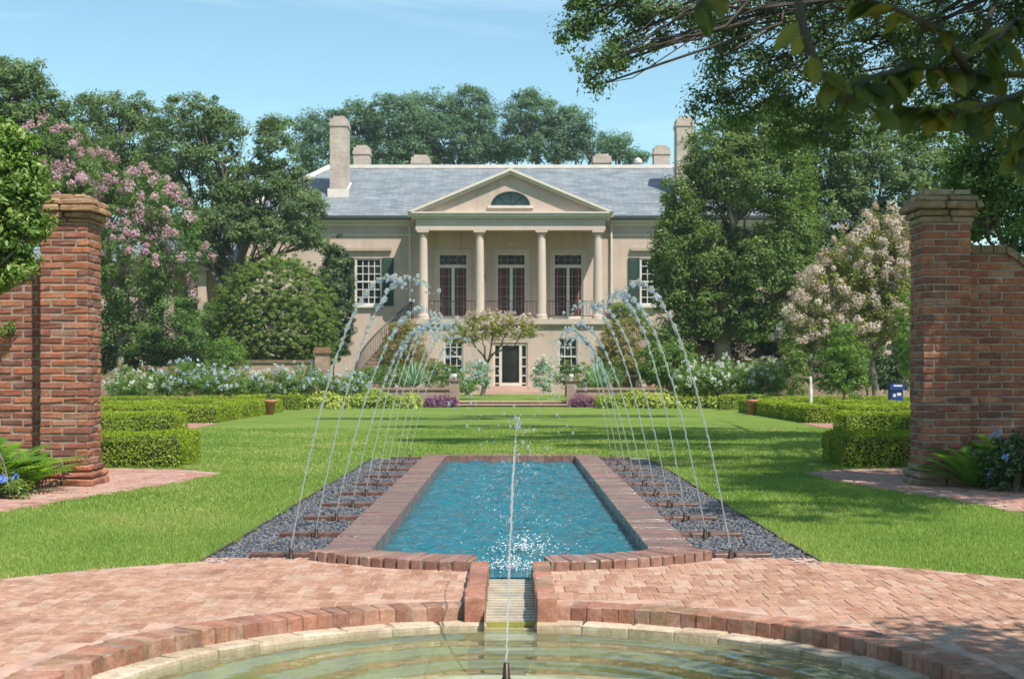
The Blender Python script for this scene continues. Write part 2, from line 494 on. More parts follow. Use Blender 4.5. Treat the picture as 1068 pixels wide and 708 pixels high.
for c in _S:
    for a in range(3):
        _T[_vi(c, a)] = c
        _TB[_vi(c, a)] = [0 if x == a else -c[x] for x in range(3)]
_quads = []
for q in _F4:
    P = _T[q] * 1.0 + _TB[q] * 0.2
    n = np.cross(P[1] - P[0], P[2] - P[0])
    if n @ P.mean(0) < 0: q = q[::-1]
    _quads.append(q)
_Q = np.array([q for q in _quads if len(set(q)) == 4])
_TR = [tuple(dict.fromkeys(q)) for q in _quads if len(set(q)) == 3]

class Bricks:
    def __init__(s, seed=0):
        s.c = []; s.h = []; s.a = []; s.t = []; s.r = random.Random(seed)
    def add(s, cx, cy, cz, lx, ly, lz, rz=0.0, tone=None):
        s.c.append((cx, cy, cz)); s.h.append((lx / 2, ly / 2, lz / 2)); s.a.append(rz)
        s.t.append(s.r.random() if tone is None else tone)
    def build(s, name, m, parent=None, bevel=0.004, jit=0.0015, loc=(0, 0, 0), tilt=0.0):
        rng = np.random.default_rng(len(s.c) + 7)
        C = np.array(s.c); H = np.array(s.h); A = np.array(s.a)
        n = len(C)
        P = _T[None] * H[:, None] + _TB[None] * bevel
        P = P + rng.normal(0, jit, P.shape)
        if tilt:
            tx = rng.normal(0, tilt, (n, 1)); ty = rng.normal(0, tilt, (n, 1))
            P[:, :, 2] += P[:, :, 0] * tx + P[:, :, 1] * ty
        ca, sa = np.cos(A)[:, None], np.sin(A)[:, None]
        x = P[:, :, 0] * ca - P[:, :, 1] * sa; y = P[:, :, 0] * sa + P[:, :, 1] * ca
        V = np.stack([x, y, P[:, :, 2]], 2) + C[:, None] - np.array(loc)
        off = (np.arange(n) * 24)[:, None, None]
        F = (_Q[None] + off).reshape(-1, 4)
        TR = np.array([[t[0], t[1], t[2]] for t in _TR])
        F3 = (TR[None] + off).reshape(-1, 3)
        faces = [tuple(f) for f in F.tolist()] + [tuple(f) for f in F3.tolist()]
        tone = np.concatenate([np.repeat(s.t, len(_Q)), np.repeat(s.t, len(_TR))])
        return mesh_np(name, V.reshape(-1, 3), faces, m, parent, tone)

# foliage
def rand_unit(rng, n):
    v = rng.normal(size=(n, 3)); return v / np.linalg.norm(v, axis=1, keepdims=True)

def leaf_quads(C, N, L, W, rng, fold=0.18, U=None):
    n = len(C)
    R = rand_unit(rng, n) if U is None else U
    u = R - N * np.sum(R * N, 1, keepdims=True); u /= np.linalg.norm(u, axis=1, keepdims=True) + 1e-9
    w = np.cross(N, u)
    L = np.broadcast_to(np.asarray(L, float), (n,))[:, None]; W = np.broadcast_to(np.asarray(W, float), (n,))[:, None]
    V = np.empty((n, 4, 3))
    V[:, 0] = C - u * L * 0.5
    V[:, 1] = C + w * W * 0.5 + N * fold * W - u * L * 0.06
    V[:, 2] = C + u * L * 0.5 - N * fold * L * 0.4
    V[:, 3] = C - w * W * 0.5 + N * fold * W - u * L * 0.06
    return V.reshape(-1, 3), np.arange(n * 4).reshape(n, 4)

def clump_points(blobs, clump_r, per_m2, rng, inner=0.55, low=-0.6):
    """clump centres near the surface of ellipsoid blobs -> centres, outward dirs, radii"""
    Cs, Ds = [], []
    for (c, r) in blobs:
        c = np.array(c); r = np.array(r)
        area = 4 * math.pi * ((r[0] * r[1]) ** 1.6 + (r[0] * r[2]) ** 1.6 + (r[1] * r[2]) ** 1.6) ** (1 / 1.6) / 3 ** (1 / 1.6)
        n = max(4, int(area * per_m2))
        d = rand_unit(rng, n * 2); d = d[d[:, 2] > low][:n]
        rad = inner + (1.04 - inner) * rng.random(len(d)) ** 0.6 + np.where(rng.random(len(d)) < 0.22, 0.22 * rng.random(len(d)), 0.0)
        Cs.append(c + d * r * rad[:, None]); Ds.append(d)
    C = np.concatenate(Cs); D = np.concatenate(Ds)
    return C, D

def clump_leaves(C, D, cr, nleaf, L, W, rng, flat=0.65, up=0.5, tone_sd=0.16, tone0=0.5, spread=1.0):
    nc = len(C)
    R = cr * (0.45 + 0.85 * rng.random(nc))
    idx = np.repeat(np.arange(nc), nleaf)
    n = len(idx)
    g = rand_unit(rng, n) * (rng.random(n) ** 0.45)[:, None]
    P = C[idx] + g * (R[idx][:, None] * np.array([spread, spread, flat]))
    N = 0.8 * g + D[idx] * 0.5 + np.array([0, 0, up]) + rng.normal(0, 0.5, (n, 3))
    N /= np.linalg.norm(N, axis=1, keepdims=True)
    s = 0.7 + 0.6 * rng.random(n)
    V, F = leaf_quads(P, N, L * s, W * s, rng)
    ct = rng.normal(tone0, tone_sd, nc)
    tone = np.clip(ct[idx] + rng.normal(0, 0.13, n), 0, 1)
    return V, F, tone

def B(px, py, D, rx, ry=None, rd=None):
    ry = rx if ry is None else ry
    k = D / K
    r0 = rx * k; r1 = ry * k
    return ((PX(px, D), D, PZ(py, D)), (r0, (r0 + r1) / 2 if rd is None else rd, r1))

def limbs(mb, base, blobs, r0, rng, sub=5, fork=0.45, wig=0.12, lf=0.5):
    """tapered trunk, a limb to every blob and twigs inside it"""
    base = Vector(base)
    cen = Vector(np.mean([b[0] for b in blobs], 0))
    zlow = min(b[0][2] - b[1][2] for b in blobs)
    top = Vector((base.x * 0.6 + cen.x * 0.4, base.y * 0.6 + cen.y * 0.4, base.z + max(0.4, (cen.z - base.z) * fork)))
    lim = lf
    def path(a, b, n, w):
        a = Vector(a); b = Vector(b); L = (b - a).length
        pts = []
        for i in range(n + 1):
            f = i / n
            p = a.lerp(b, f) + Vector((0, 0, math.sin(f * math.pi) * L * 0.08))
            if 0 < i < n: p += Vector(rng.normal(0, w * L * 0.5, 3).tolist())
            pts.append(p)
        return pts
    tr = path(base, top, 4, wig * 0.5)
    tr[0] = base
    mb.tube([base - Vector((0, 0, 0.1))] + tr, [r0 * 1.5] + [r0 * (1.2 - 0.35 * i / 4) for i in range(5)], 10)
    for (c, r) in blobs:
        c = Vector(c)
        pts = path(top, c, 5, wig)
        d = (c - top).length
        rr = r0 * lim
        mb.tube(pts, [rr * (1 - 0.75 * i / 5) for i in range(6)], 7)
        for k in range(sub):
            u = rand_unit(rng, 1)[0]; u[2] = abs(u[2]) * 0.8 - 0.1
            e = c + Vector((u[0] * r[0] * 0.9, u[1] * r[1] * 0.9, u[2] * r[2] * 0.9))
            st = pts[rng.integers(2, 6)]
            q = path(st, e, 4, wig)
            mb.tube(q, [rr * 0.33 * (1 - 0.8 * i / 4) for i in range(5)], 5)

FINE = 0.70
def tree(name, label, cat, base, blobs, leaf, L, W, per_m2, cr, nleaf, r0=0.3, seed=1, bark='bark', group=None, flowers=None,
         sub=5, flat=0.65, fork=0.45, low=-0.6, inner=0.55, up=0.5, trunk=True, tone0=0.5, tone_sd=0.16, lf=0.5):
    rng = np.random.default_rng(seed)
    if L > 0.055: L, W, nleaf = L * FINE, W * FINE, int(nleaf * 1.4)
    o = thing(name, label, cat, base, 0, group)
    b0 = np.array(base)
    C, D = clump_points(blobs, cr, per_m2, rng, inner, low)
    V, F, tn = clump_leaves(C, D, cr, nleaf, L, W, rng, flat, up, tone_sd, tone0)
    mesh_np('crown' if trunk else 'foliage', V - b0, F, leaf, o, tn)
    if trunk:
        mb = MB(); limbs(mb, base, blobs, r0, rng, sub, fork, 0.12, lf)
        mb.build('trunk', bark, o, smooth=True, loc=base)
    if flowers:
        fm, frac, fr, fn, fl, cond = flowers
        sel = np.array([cond(c, d) for c, d in zip(C, D)]) & (rng.random(len(C)) < frac)
        C2 = C[sel] + D[sel] * cr * 0.75 + np.array([0, 0, cr * 0.3])
        V, F, tn = clump_leaves(C2, D[sel], fr, fn, fl, fl * 0.8, rng, 1.1, 0.4, 0.2)
        mesh_np('blossom', V - b0, F, fm, o, tn)
    return o

def shrub(name, label, base, blobs, leaf, L, W, per_m2, cr, nleaf, **kw):
    kw.setdefault('r0', 0.03); kw.setdefault('low', -0.9); kw.setdefault('inner', 0.35); kw.setdefault('sub', 3)
    return tree(name, label, kw.pop('cat', 'shrub'), base, blobs, leaf, L, W, per_m2, cr, nleaf, **kw)

# ------------------------------------------------------------------ ground, pool, basin
BC = (0.0, 4.7)                  # centre of the round basin
R_RIM, R_PAVE = 1.5, 3.47
PY0, PY1 = 7.8, 17.26            # pool along Y
def circ(r, a): return (BC[0] + r * math.cos(a), BC[1] + r * math.sin(a))

GX = 1.67
def poly_sheet(name, loops, z, m, **kw):
    pts = [[Vector((x, y, 0)) for x, y in lp] for lp in loops]
    flat = [p for lp in pts for p in lp]
    tri = tessellate_polygon(pts)
    V = [(p.x, p.y, z) for p in flat]
    F = []
    for a, b, c in tri:
        n = (flat[b] - flat[a]).cross(flat[c] - flat[a])
        F.append((a, b, c) if n.z > 0 else (a, c, b))
    o = mesh_np(name, V, F, m)
    return o
ai = math.acos(GX / R_PAVE)
hole = [(-GX, PY1 + 0.03)] + [circ(R_PAVE, math.pi - ai + (math.pi + 2 * ai) * i / 60) for i in range(61)] + [(GX, PY1 + 0.03)]
lawn = poly_sheet('lawn', [[(-260, -60), (260, -60), (260, 330), (-260, 330)], hole], 0.0, 'lawn')
tag(lawn, kind='structure')

# paving bed (C-shaped sheet) and basket-weave bricks
ARC = (0.0, 8.83)
def arcp(r, a): return (ARC[0] + r * math.sin(a), ARC[1] - r * math.cos(a))
aout = math.asin(1.02 / 1.5)
bed = [circ(R_PAVE, math.pi - ai + (math.pi + 2 * ai) * i / 60) for i in range(61)]
bed += [(GX, 7.9), (1.0, 7.9)] + [arcp(1.45, aout * (1 - i / 8) + 0.13 * (i / 8)) for i in range(9)]
bed += [(0.15, 6.3)]
d1 = math.asin(0.15 / 1.56)
bed += [circ(1.56, math.pi / 2 - d1 - (2 * math.pi - 2 * d1) * i / 60) for i in range(61)]
bed += [(-0.15, 6.3)] + [arcp(1.45, -(0.13 + (aout - 0.13) * i / 8)) for i in range(9)] + [(-1.0, 7.9), (-GX, 7.9)]
tag(poly_sheet('paving_bed', [bed], -0.003, 'sand_joint'), kind='structure')
bk = Bricks(3)
def in_pave(x, y):
    r = math.hypot(x - BC[0], y - BC[1])
    if r < 1.755 or r > 3.40: return False
    if y > 5.5 and abs(x) < 0.225: return False
    if abs(x) < 1.1 and y > 7.2 and math.hypot(x - ARC[0], y - ARC[1]) < 1.52: return False
    if abs(x) < 1.12 and y > 7.7: return False
    return True
pr = random.Random(5)
row = 0
y = 1.2
while y < 8.2:
    x = -3.45 + (0.036 if row % 2 else 0)
    while x < 3.45:
        if in_pave(x, y): bk.add(x + pr.gauss(0, 0.001), y + pr.gauss(0, 0.002), -0.035 + pr.gauss(0, 0.0008), 0.0685, 0.199, 0.07, pr.gauss(0, 0.006))
        x += 0.0725
    y += 0.2045; row += 1
n = int(2 * math.pi * 3.44 / 0.105)
tag(bk.build('brick_paving', 'paver', None, 0.003, 0.0009, tilt=0.002), kind='structure')

# round basin
fb = thing('fountain_basin', 'round brick rimmed fountain basin with shallow greenish water in the foreground', 'fountain', (*BC, 0))
bk = Bricks(8)
n = int(2 * math.pi * 1.6 / 0.073)
gap = 0.222
for i in range(n):
    a = 2 * math.pi * i / n
    x, y = circ(1.585, a)
    if y > BC[1] and abs(x) < gap: continue
    bk.add(x, y, -0.040 + bk.r.gauss(0, 0.0012), 0.165, 0.0685, 0.09, a + bk.r.gauss(0, 0.012))
bk.build('rim', 'rim_brick', fb, 0.004, 0.0016, loc=(*BC, 0), tilt=0.004)
mb = MB()
for i in range(120):
    a_, b_ = [math.pi / 2 + 0.132 + (2 * math.pi - 0.264) * k / 120 for k in (i, i + 1)]
    q = [(r_ * math.cos(t_), r_ * math.sin(t_)) for r_, t_ in ((1.507, a_), (1.672, a_), (1.672, b_), (1.507, b_))]
    mb.poly([(*p, 0.0012) for p in q])
    mb.poly([(*q[0], -0.10), (*q[0], 0.0012), (*q[3], 0.0012), (*q[3], -0.10)])
mb.build('rim_mortar', 'damp_mortar', fb)
bk = Bricks(9)
n = int(2 * math.pi * 1.45 / 0.206)
for i in range(n):
    a = 2 * math.pi * i / n
    x, y = circ(1.453, a)
    if y > BC[1] and abs(x) < 0.19: continue
    bk.add(x, y, -0.075, 0.11, 0.2, 0.04, a)
bk.build('ledge', 'ledge_stone', fb, 0.006, 0.002, loc=(*BC, 0))
mb = MB()
N_ = 96
for i in range(N_):
    a0, a1 = 2 * math.pi * i / N_, 2 * math.pi * (i + 1) / N_
    p0, p1 = (1.52 * math.cos(a0), 1.52 * math.sin(a0)), (1.52 * math.cos(a1), 1.52 * math.sin(a1))
    q0, q1 = (1.42 * math.cos(a0), 1.42 * math.sin(a0)), (1.42 * math.cos(a1), 1.42 * math.sin(a1))
    mb.poly([(*q1, -0.30), (*q0, -0.30), (*q0, -0.095), (*q1, -0.108)])
    mb.poly([(*q0, -0.095), (*p0, -0.095), (*p1, -0.095), (*q1, -0.095)])
    mb.poly([(*p1, -0.095), (*p0, -0.095), (*p0, -0.066), (*p1, -0.066)])
mb.build('basin_wall', 'algae', fb)
mb = MB(); mb.poly([(1.43 * math.cos(2 * math.pi * i / N_), 1.43 * math.sin(2 * math.pi * i / N_), -0.27) for i in range(N_)])
mb.build('basin_bottom', 'basin_floor', fb)
V = [(0, 0, 0)]; F = []
o = mesh_np('basin_water', [(1.41 * math.cos(2 * math.pi * i / N_), 1.41 * math.sin(2 * math.pi * i / N_), 0) for i in range(N_)], [tuple(range(N_))], 'basin_water')
o.location = (*BC, -0.074)
tag(o, kind='structure')

# rill between basin and pool
rl = thing('water_rill', 'narrow brick edged water channel with ridged pale floor joining basin to pool', 'rill', (0, 6.8, 0))
for s in (-1, 1):
    bk = Bricks(20 + s)
    y = 6.14
    while y < 7.34:
        bk.add(s * 0.155, y + 0.1, -0.028 + 0.012, 0.088, 0.196, 0.135, bk.r.gauss(0, 0.01))
        y += 0.203
    bk.build('kerb', 'rim_brick', rl, 0.006, 0.002, loc=(0, 6.8, 0))
mb = MB()
nb = 21
for i in range(nb):
    y1 = 7.34 - 6.8 - 1.32 * i / nb; y0 = y1 - 1.32 / nb
    z = -0.040 - 0.058 * i / nb
    mb.box(-0.1105, 0.1105, y0 + 0.019, y1, z - 0.06, z)
    mb.poly([(-0.1105, y0, z - 0.014), (0.1105, y0, z - 0.014), (0.1105, y0 + 0.019, z - 0.012), (-0.1105, y0 + 0.019, z - 0.012)])
mb.build('channel_floor', 'channel_stone', rl)
mb = MB()
mb.poly([(-0.1105, 0.6, -0.16), (-0.1105, -0.78, -0.16), (-0.1105, -0.78, -0.0), (-0.1105, 0.6, -0.0)])
mb.poly([(0.1105, -0.78, -0.16), (0.1105, 0.6, -0.16), (0.1105, 0.6, -0.0), (0.1105, -0.78, -0.0)])
for s in (-1, 1):
    a_, b_ = sorted((s * 0.112, s * 0.197)); mb.box(a_, b_, -0.64, 0.6, -0.16, 0.012)
mb.build('channel_lining', 'mortar', rl)

# long pool
JY = [7.85 + 1.03 * k for k in range(10)]
rp = thing('reflecting_pool', 'long blue reflecting pool with raised brick coping running toward the house', 'pool', (0, 12.5, 0))
LOC = (0, 12.5, 0)
bk = Bricks(31)
y = 7.86
while y < PY1 - 0.26:
    for s in (-1, 1):
        bk.add(s * 0.89, y + 0.05, -0.01 + bk.r.gauss(0, 0.0015), 0.262, 0.0995, 0.12, bk.r.gauss(0, 0.008))
    y += 0.1015
x = -1.02
while x < 1.0:
    bk.add(x + 0.05, PY1 - 0.13, -0.01, 0.097, 0.26, 0.12)
    x += 0.1015
bk.build('coping', 'coping_brick', rp, 0.003, 0.0008, loc=LOC, tilt=0.003)
bk = Bricks(32)
na = 13
a0 = math.asin(0.205 / 1.37)
for s in (-1, 1):
    bk = Bricks(32 + s)
    for i in range(na):
        a = a0 + (0.82 - a0) * (i + 0.5) / na
        x, y = arcp(1.372, s * a)
        bk.add(x, y, -0.01 + bk.r.gauss(0, 0.002), (0.82 - a0) / na * 1.33 - 0.006, 0.262, 0.122, s * a)
    bk.add(s * 0.80, 7.84, -0.012, 0.10, 0.12, 0.11, 0.4 * s)
    bk.add(s * 0.96, 7.83, -0.012, 0.12, 0.10, 0.11, 0.2 * s)
    bk.build('curved_coping', 'coping_brick_dry', rp, 0.006, 0.002, loc=LOC, tilt=0.006)
    mb = MB()
    for i in range(16):
        t0, t1 = [a0 - 0.01 + (0.80 - a0) * k / 16 for k in (i, i + 1)]
        q = [arcp(r_, s * t_) for r_, t_ in ((1.252, t0), (1.49, t0), (1.49, t1), (1.252, t1))]
        q = q if s < 0 else q[::-1]
        mb.poly([(*p, 0.044) for p in q])
        for k in range(4): mb.poly([(*q[k], -0.1), (*q[(k + 1) % 4], -0.1), (*q[(k + 1) % 4], 0.044), (*q[k], 0.044)])
    a_, b_ = sorted((s * 0.766, s * 1.014)); mb.box(a_, b_, 7.85, PY1 - 0.01, -0.1, 0.0445)
    mb.build('coping_mortar', 'damp_mortar', rp, loc=LOC)
inner = [arcp(1.25, -0.60 + 1.2 * i / 16) for i in range(17)]
inner = [(-0.762, 7.9)] + [p for p in inner if abs(p[0]) < 0.72] + [(0.762, 7.9), (0.762, PY1 - 0.262), (-0.762, PY1 - 0.262)]
mb = MB()
for i in range(len(inner)):
    p, q = inner[i], inner[(i + 1) % len(inner)]
    if abs(p[0]) < 0.2 and abs(q[0]) < 0.2 and p[1] < 9: continue
    mb.poly([(q[0], q[1], -0.5), (p[0], p[1], -0.5), (p[0], p[1], -0.07), (q[0], q[1], -0.07)])
mb.poly([(p[0], p[1], -0.46) for p in inner])
mb.build('pool_lining', 'pool_paint', rp, loc=LOC)
wat = [(-0.108, 7.33)] + [(-0.108, 7.55)] + [p for p in inner if p[0] < -0.108 and p[1] < 8][::-1]
lft = sorted([p for p in inner if p[0] < -0.11 and p[1] < 8], key=lambda p: p[0])
rgt = sorted([p for p in inner if p[0] > 0.11 and p[1] < 8], key=lambda p: p[0])
wat = [(-0.108, 7.33), (0.108, 7.33), (0.108, 7.55)] + rgt + [(0.765, PY1 - 0.26), (-0.765, PY1 - 0.26)] + lft + [(-0.108, 7.55)]
rng = np.random.default_rng(13)
nx, ny = 70, 520
gx, gy = np.meshgrid(np.linspace(-0.766, 0.766, nx), np.linspace(7.6, PY1 - 0.255, ny))
gz = np.zeros_like(gx)
for i in range(42):
    a_ = rng.random() * 2 * math.pi; lam = 0.09 + 0.28 * rng.random() ** 1.3
    kx, ky = math.cos(a_) * 2 * math.pi / lam, math.sin(a_) * 2 * math.pi / lam
    gz += lam * 0.0095 * np.sin(kx * gx + ky * gy + rng.random() * 6.28 + 0.8 * np.sin(gx * 2.1 + gy * 1.3 + i))
for k in range(9):
    y_ = JY[k] if k else 8.4
    d_ = np.hypot(gx - rng.normal(0, 0.08), gy - y_)
    gz += 0.009 * np.exp(-d_ * 2.6) * np.sin(d_ * 48)
gz *= np.clip((0.766 - np.abs(gx)) / 0.12, 0.15, 1)
V = np.stack([gx, gy, gz - 0.03], 2).reshape(-1, 3)
ii = (np.arange(ny - 1)[:, None] * nx + np.arange(nx - 1)[None]).ravel()
F = np.stack([ii, ii + 1, ii + nx + 1, ii + nx], 1)
V = np.concatenate([V, [(-0.108, 7.33, -0.03), (0.108, 7.33, -0.03), (0.108, 7.6, -0.03), (-0.108, 7.6, -0.03)]])
F = np.concatenate([F, [[nx * ny, nx * ny + 1, nx * ny + 2, nx * ny + 3]]])
tag(mesh_np('pool_water', V, F, 'pool_water', smooth=True), kind='structure')

# gravel strips with brick bars and jets
rng = np.random.default_rng(11)
ph = (1 + 5 ** 0.5) / 2
ICO = np.array([(-1, ph, 0), (1, ph, 0), (-1, -ph, 0), (1, -ph, 0), (0, -1, ph), (0, 1, ph), (0, -1, -ph), (0, 1, -ph), (ph, 0, -1), (ph, 0, 1), (-ph, 0, -1), (-ph, 0, 1)], float)
ICO /= np.linalg.norm(ICO[0])
ICOF = np.array([(0, 11, 5), (0, 5, 1), (0, 1, 7), (0, 7, 10), (0, 10, 11), (1, 5, 9), (5, 11, 4), (11, 10, 2), (10, 7, 6), (7, 1, 8), (3, 9, 4), (3, 4, 2), (3, 2, 6), (3, 6, 8), (3, 8, 9), (4, 9, 5), (2, 4, 11), (6, 2, 10), (8, 6, 7), (9, 8, 1)])
def blobs_mesh(C, R, rng, jit=0.25, rot=True):
    """many little icosahedral lumps: C (n,3), R (n,3)"""
    n = len(C)
    P = ICO[None] * (1 + rng.normal(0, jit, (n, 12, 1)) * 0.6) * R[:, None]
    if rot:
        a = rng.random(n) * 2 * math.pi
        ca, sa = np.cos(a)[:, None], np.sin(a)[:, None]
        P = np.stack([P[:, :, 0] * ca - P[:, :, 1] * sa, P[:, :, 0] * sa + P[:, :, 1] * ca, P[:, :, 2]], 2)
    V = (P + C[:, None]).reshape(-1, 3)
    F = (ICOF[None] + (np.arange(n) * 12)[:, None, None]).reshape(-1, 3)
    return V, F
for s in (-1, 1):
    n = 20000
    y = 7.55 + (PY1 - 7.55) * rng.random(n) ** 1.25
    x = 1.02 + (1.655 - 1.02) * rng.random(n)
    ok = (np.hypot(x, y - BC[1]) > 3.36)
    x, y = x[ok], y[ok]; n = len(x)
    C = np.stack([s * x, y, -0.02 + 0.014 * rng.random(n)], 1)
    r = 0.006 + 0.010 * rng.random(n)
    R = np.stack([r * 1.3, r, r * 0.6], 1)
    V, F = blobs_mesh(C, R, rng, 0.3)
    tn = np.clip(rng.normal(0.5, 0.24, n), 0, 1)
    g = mesh_np('gravel', V, F, 'slate_chip', None, np.repeat(tn, 20))
    tag(g, 'blue grey slate gravel filling the strip %s of the long pool' % ('left' if s < 0 else 'right'), 'gravel', kind='stuff')
    mb = MB(); mb.poly([(s * 1.0, 7.4, -0.03), (s * GX, 7.4, -0.03), (s * GX, PY1 + 0.03, -0.03), (s * 1.0, PY1 + 0.03, -0.03)][::s])
    tag(mb.build('gravel_bed', 'soil'), kind='structure')
    mb = MB(); mb.box(min(s * 1.662, s * 1.674), max(s * 1.662, s * 1.674), 7.75, PY1 + 0.02, -0.05, 0.003)
    tag(mb.build('edging_strip', 'steel_edge'), 'thin dark metal edging between lawn and the %s gravel strip' % ('left' if s < 0 else 'right'), 'edging')

ORD = ['first', 'second', 'third', 'fourth', 'fifth', 'sixth', 'seventh', 'eighth', 'ninth', 'tenth']
def make_bar():
    o = bpy.data.objects.new('brick_bar', None); COL.objects.link(o)
    for k, (x, w) in enumerate(((0.0, 0.2), (0.208, 0.2))):
        b = Bricks(50 + k); b.add(x, 0, 0, w, 0.1, 0.075)
        b.build('brick', 'wet_brick', o, 0.006, 0.002)
    return o
def copy_tree(o, parent=None):
    c = o.copy(); COL.objects.link(c)
    if parent is not None: c.parent = parent
    for ch in o.children: copy_tree(ch, c)
    return c
bar0 = make_bar()
first = True
for s in (-1, 1):
    for k in range(10):
        o = bar0 if first else copy_tree(bar0)
        first = False
        o.location = (s * 1.13, JY[k] + 0.12, -0.018); o.rotation_euler = (0, 0, 0 if s > 0 else math.pi)
        tag(o, '%s wet brick bar across the %s gravel strip, counted from the round basin' % (ORD[k], 'left' if s < 0 else 'right'), 'brick bar', 'brick bars across the gravel')

def add_stream(mb, pts, rad, n=6): mb.tube(pts, rad, n)
def make_jet(seed, split, apex, land, hmax):
    """thing at the nozzle; +X points to the pool (local), parabola in XZ"""
    r = np.random.default_rng(seed)
    o = bpy.data.objects.new('fountain_jet', None); COL.objects.link(o)
    mb = MB(); mb.lathe(0, 0, [(0.022, -0.04), (0.022, 0.0), (0.014, 0.01), (0.010, 0.05), (0.007, 0.055)], 10)
    mb.build('nozzle', 'bronze', o, smooth=True)
    z0 = 0.05
    def pt(f):
        x = land * f
        fa = apex / land
        z = hmax - (hmax - z0) * ((f - fa) / fa) ** 2
        return np.array([x, 0, z])
    mb = MB()
    NS = 110
    fs = np.linspace(0, split, NS)
    rad = [max(0.0012, (0.0042 + 0.0058 * (i / NS) ** 1.5) * (1 + 0.95 * math.sin(i * 0.95 + 2.0 * r.random()) * min(1, max(0, i - 25) / 60) + r.normal(0, 0.10)) * (1 + 0.35 * i / NS)) for i in range(NS)]
    pts = [pt(f) + r.normal(0, 1, 3) * (0.0008 + 0.0075 * (i / NS) ** 2) for i, f in enumerate(fs)]
    mb.tube(pts, rad, 7)
    mb.build('stream', 'jet_water', o, smooth=True)
    C, R = [], []
    f = split * 0.99
    while f < 0.985:
        p = pt(f)
        sp = 0.006 + max(0.0, (f - split)) * 0.12
        for q in range(2):
            if f > 0.62 and r.random() < 0.22 + 0.6 * (f - 0.6) / 0.4: continue
            C.append(p + r.normal(0, 1, 3) * np.array([sp, sp * 0.8, sp]) + np.array([0, 0, -0.01 * q]))
            rr = 0.0150 * (0.18 + 0.9 * r.random() ** 2.2) * (1 if f < 0.65 else 0.8)
            R.append((rr, rr, rr * (1.0 + 0.7 * abs(2 * f - 1) * r.random())))
        f += 0.0105 * (0.6 + 0.9 * r.random())
    V, F = blobs_mesh(np.array(C), np.array(R), r, 0.12)
    tag(mesh_np('droplets', V, F, 'jet_water', o, smooth=True), kind='stuff')
    # splash where it lands
    n = 40
    a = r.random(n) * 2 * math.pi; q = abs(r.normal(0, 0.11, n))
    C = np.stack([land * 0.98 + q * np.cos(a) * 1.2, q * np.sin(a), -0.03 + abs(r.normal(0, 0.03, n)) * np.exp(-q * 4)], 1)
    rr = 0.001 + 0.0026 * r.random(n) ** 1.5
    V, F = blobs_mesh(C, np.stack([rr * 1.3, rr * 1.3, rr], 1), r, 0.2)
    tag(mesh_np('splash', V, F, 'foam', o, smooth=True), kind='stuff')
    return o
protos = [make_jet(60 + i, sp, ax, ld, hm) for i, (sp, ax, ld, hm) in enumerate(((0.52, 0.55, 1.10, 1.53), (0.48, 0.50, 0.98, 1.42), (0.44, 0.58, 1.18, 1.60), (0.54, 0.52, 1.02, 1.50), (0.46, 0.60, 1.20, 1.46), (0.50, 0.49, 0.95, 1.56), (0.42, 0.56, 1.10, 1.36)))]
used = set()
for k in range(10):
    for s in (-1, 1):
        i = (k * 2 + (s > 0) * 1) % 7 if k else (0 if s < 0 else 3)
        o = protos[i] if i not in used else copy_tree(protos[i])
        used.add(i)
        o.location = (s * 1.2, JY[k], 0.0)
        o.rotation_euler = (0, 0, (math.pi if s > 0 else 0) + 0.09 * math.sin(k * 2.3 + 2 * s))
        tag(o, '%s arching water jet from the %s gravel strip, counted from the round basin' % (ORD[k], 'left' if s < 0 else 'right'), 'water jet', 'water jets arching over the pool')

# centre jet from the basin
cj = thing('fountain_jet', 'central water jet rising from bronze nozzle in the round basin', 'water jet', (-0.014, 4.7, 0))
mb = MB(); mb.lathe(0, 0, [(0.03, -0.4), (0.03, -0.02), (0.022, -0.015), (0.022, 0.005), (0.013, 0.012), (0.009, 0.06), (0.005, 0.062)], 14)
mb.build('nozzle', 'bronze', cj, smooth=True)
r = np.random.default_rng(77)
Lj, Hj = 3.75, 0.78
def cpt(f): return np.array([0.10 * f, Lj * f, 0.06 + 4 * Hj * f * (1 - f) - 0.09 * f])
mb = MB()
fs = np.linspace(0, 0.50, 100)
mb.tube([cpt(f) + np.array([r.normal(0, 0.0012), 0, 0]) for f in fs], [max(0.0012, (0.0030 + 0.0020 * min(1, f * 5)) * (1 + r.normal(0, 0.10 + 0.35 * f)) * (1 - 0.85 * max(0, f - 0.22) / 0.28)) for f in fs], 7)
mb.build('stream', 'jet_water', cj, smooth=True)
C, R = [], []
f = 0.46
while f < 0.97:
    for q in range(1):
        sp = (f - 0.38) * 0.09
        C.append(cpt(f + r.normal(0, 0.004)) + r.normal(0, 1, 3) * np.array([sp, sp, sp]))
        rr = 0.003 + 0.006 * r.random() ** 2
        R.append((rr, rr, rr * (1 + r.random())))
    f += 0.012
n = 34
f = 0.45 + 0.5 * r.random(n)
C = np.concatenate([np.array(C), np.array([cpt(x) for x in f]) + r.normal(0, 1, (n, 3)) * np.array([0.17, 0.3, 0.12])])
rr = 0.0035 + 0.0055 * r.random(n) ** 2
R = np.concatenate([np.array(R), np.stack([rr, rr, rr * (1 + r.random(n))], 1)])
C[:, 2] = np.maximum(C[:, 2], -0.02)
V, F = blobs_mesh(C, R, r, 0.12)
tag(mesh_np('droplets', V, F, 'jet_water', cj, smooth=True), kind='stuff')
n = 480
a = r.random(n) * 2 * math.pi; q = abs(r.normal(0, 0.13, n))
C = np.stack([0.10 + 1.15 * q * np.cos(a), Lj * 0.985 + q * np.sin(a), -0.03 + abs(r.normal(0, 0.06, n)) * np.exp(-q * 4)], 1)
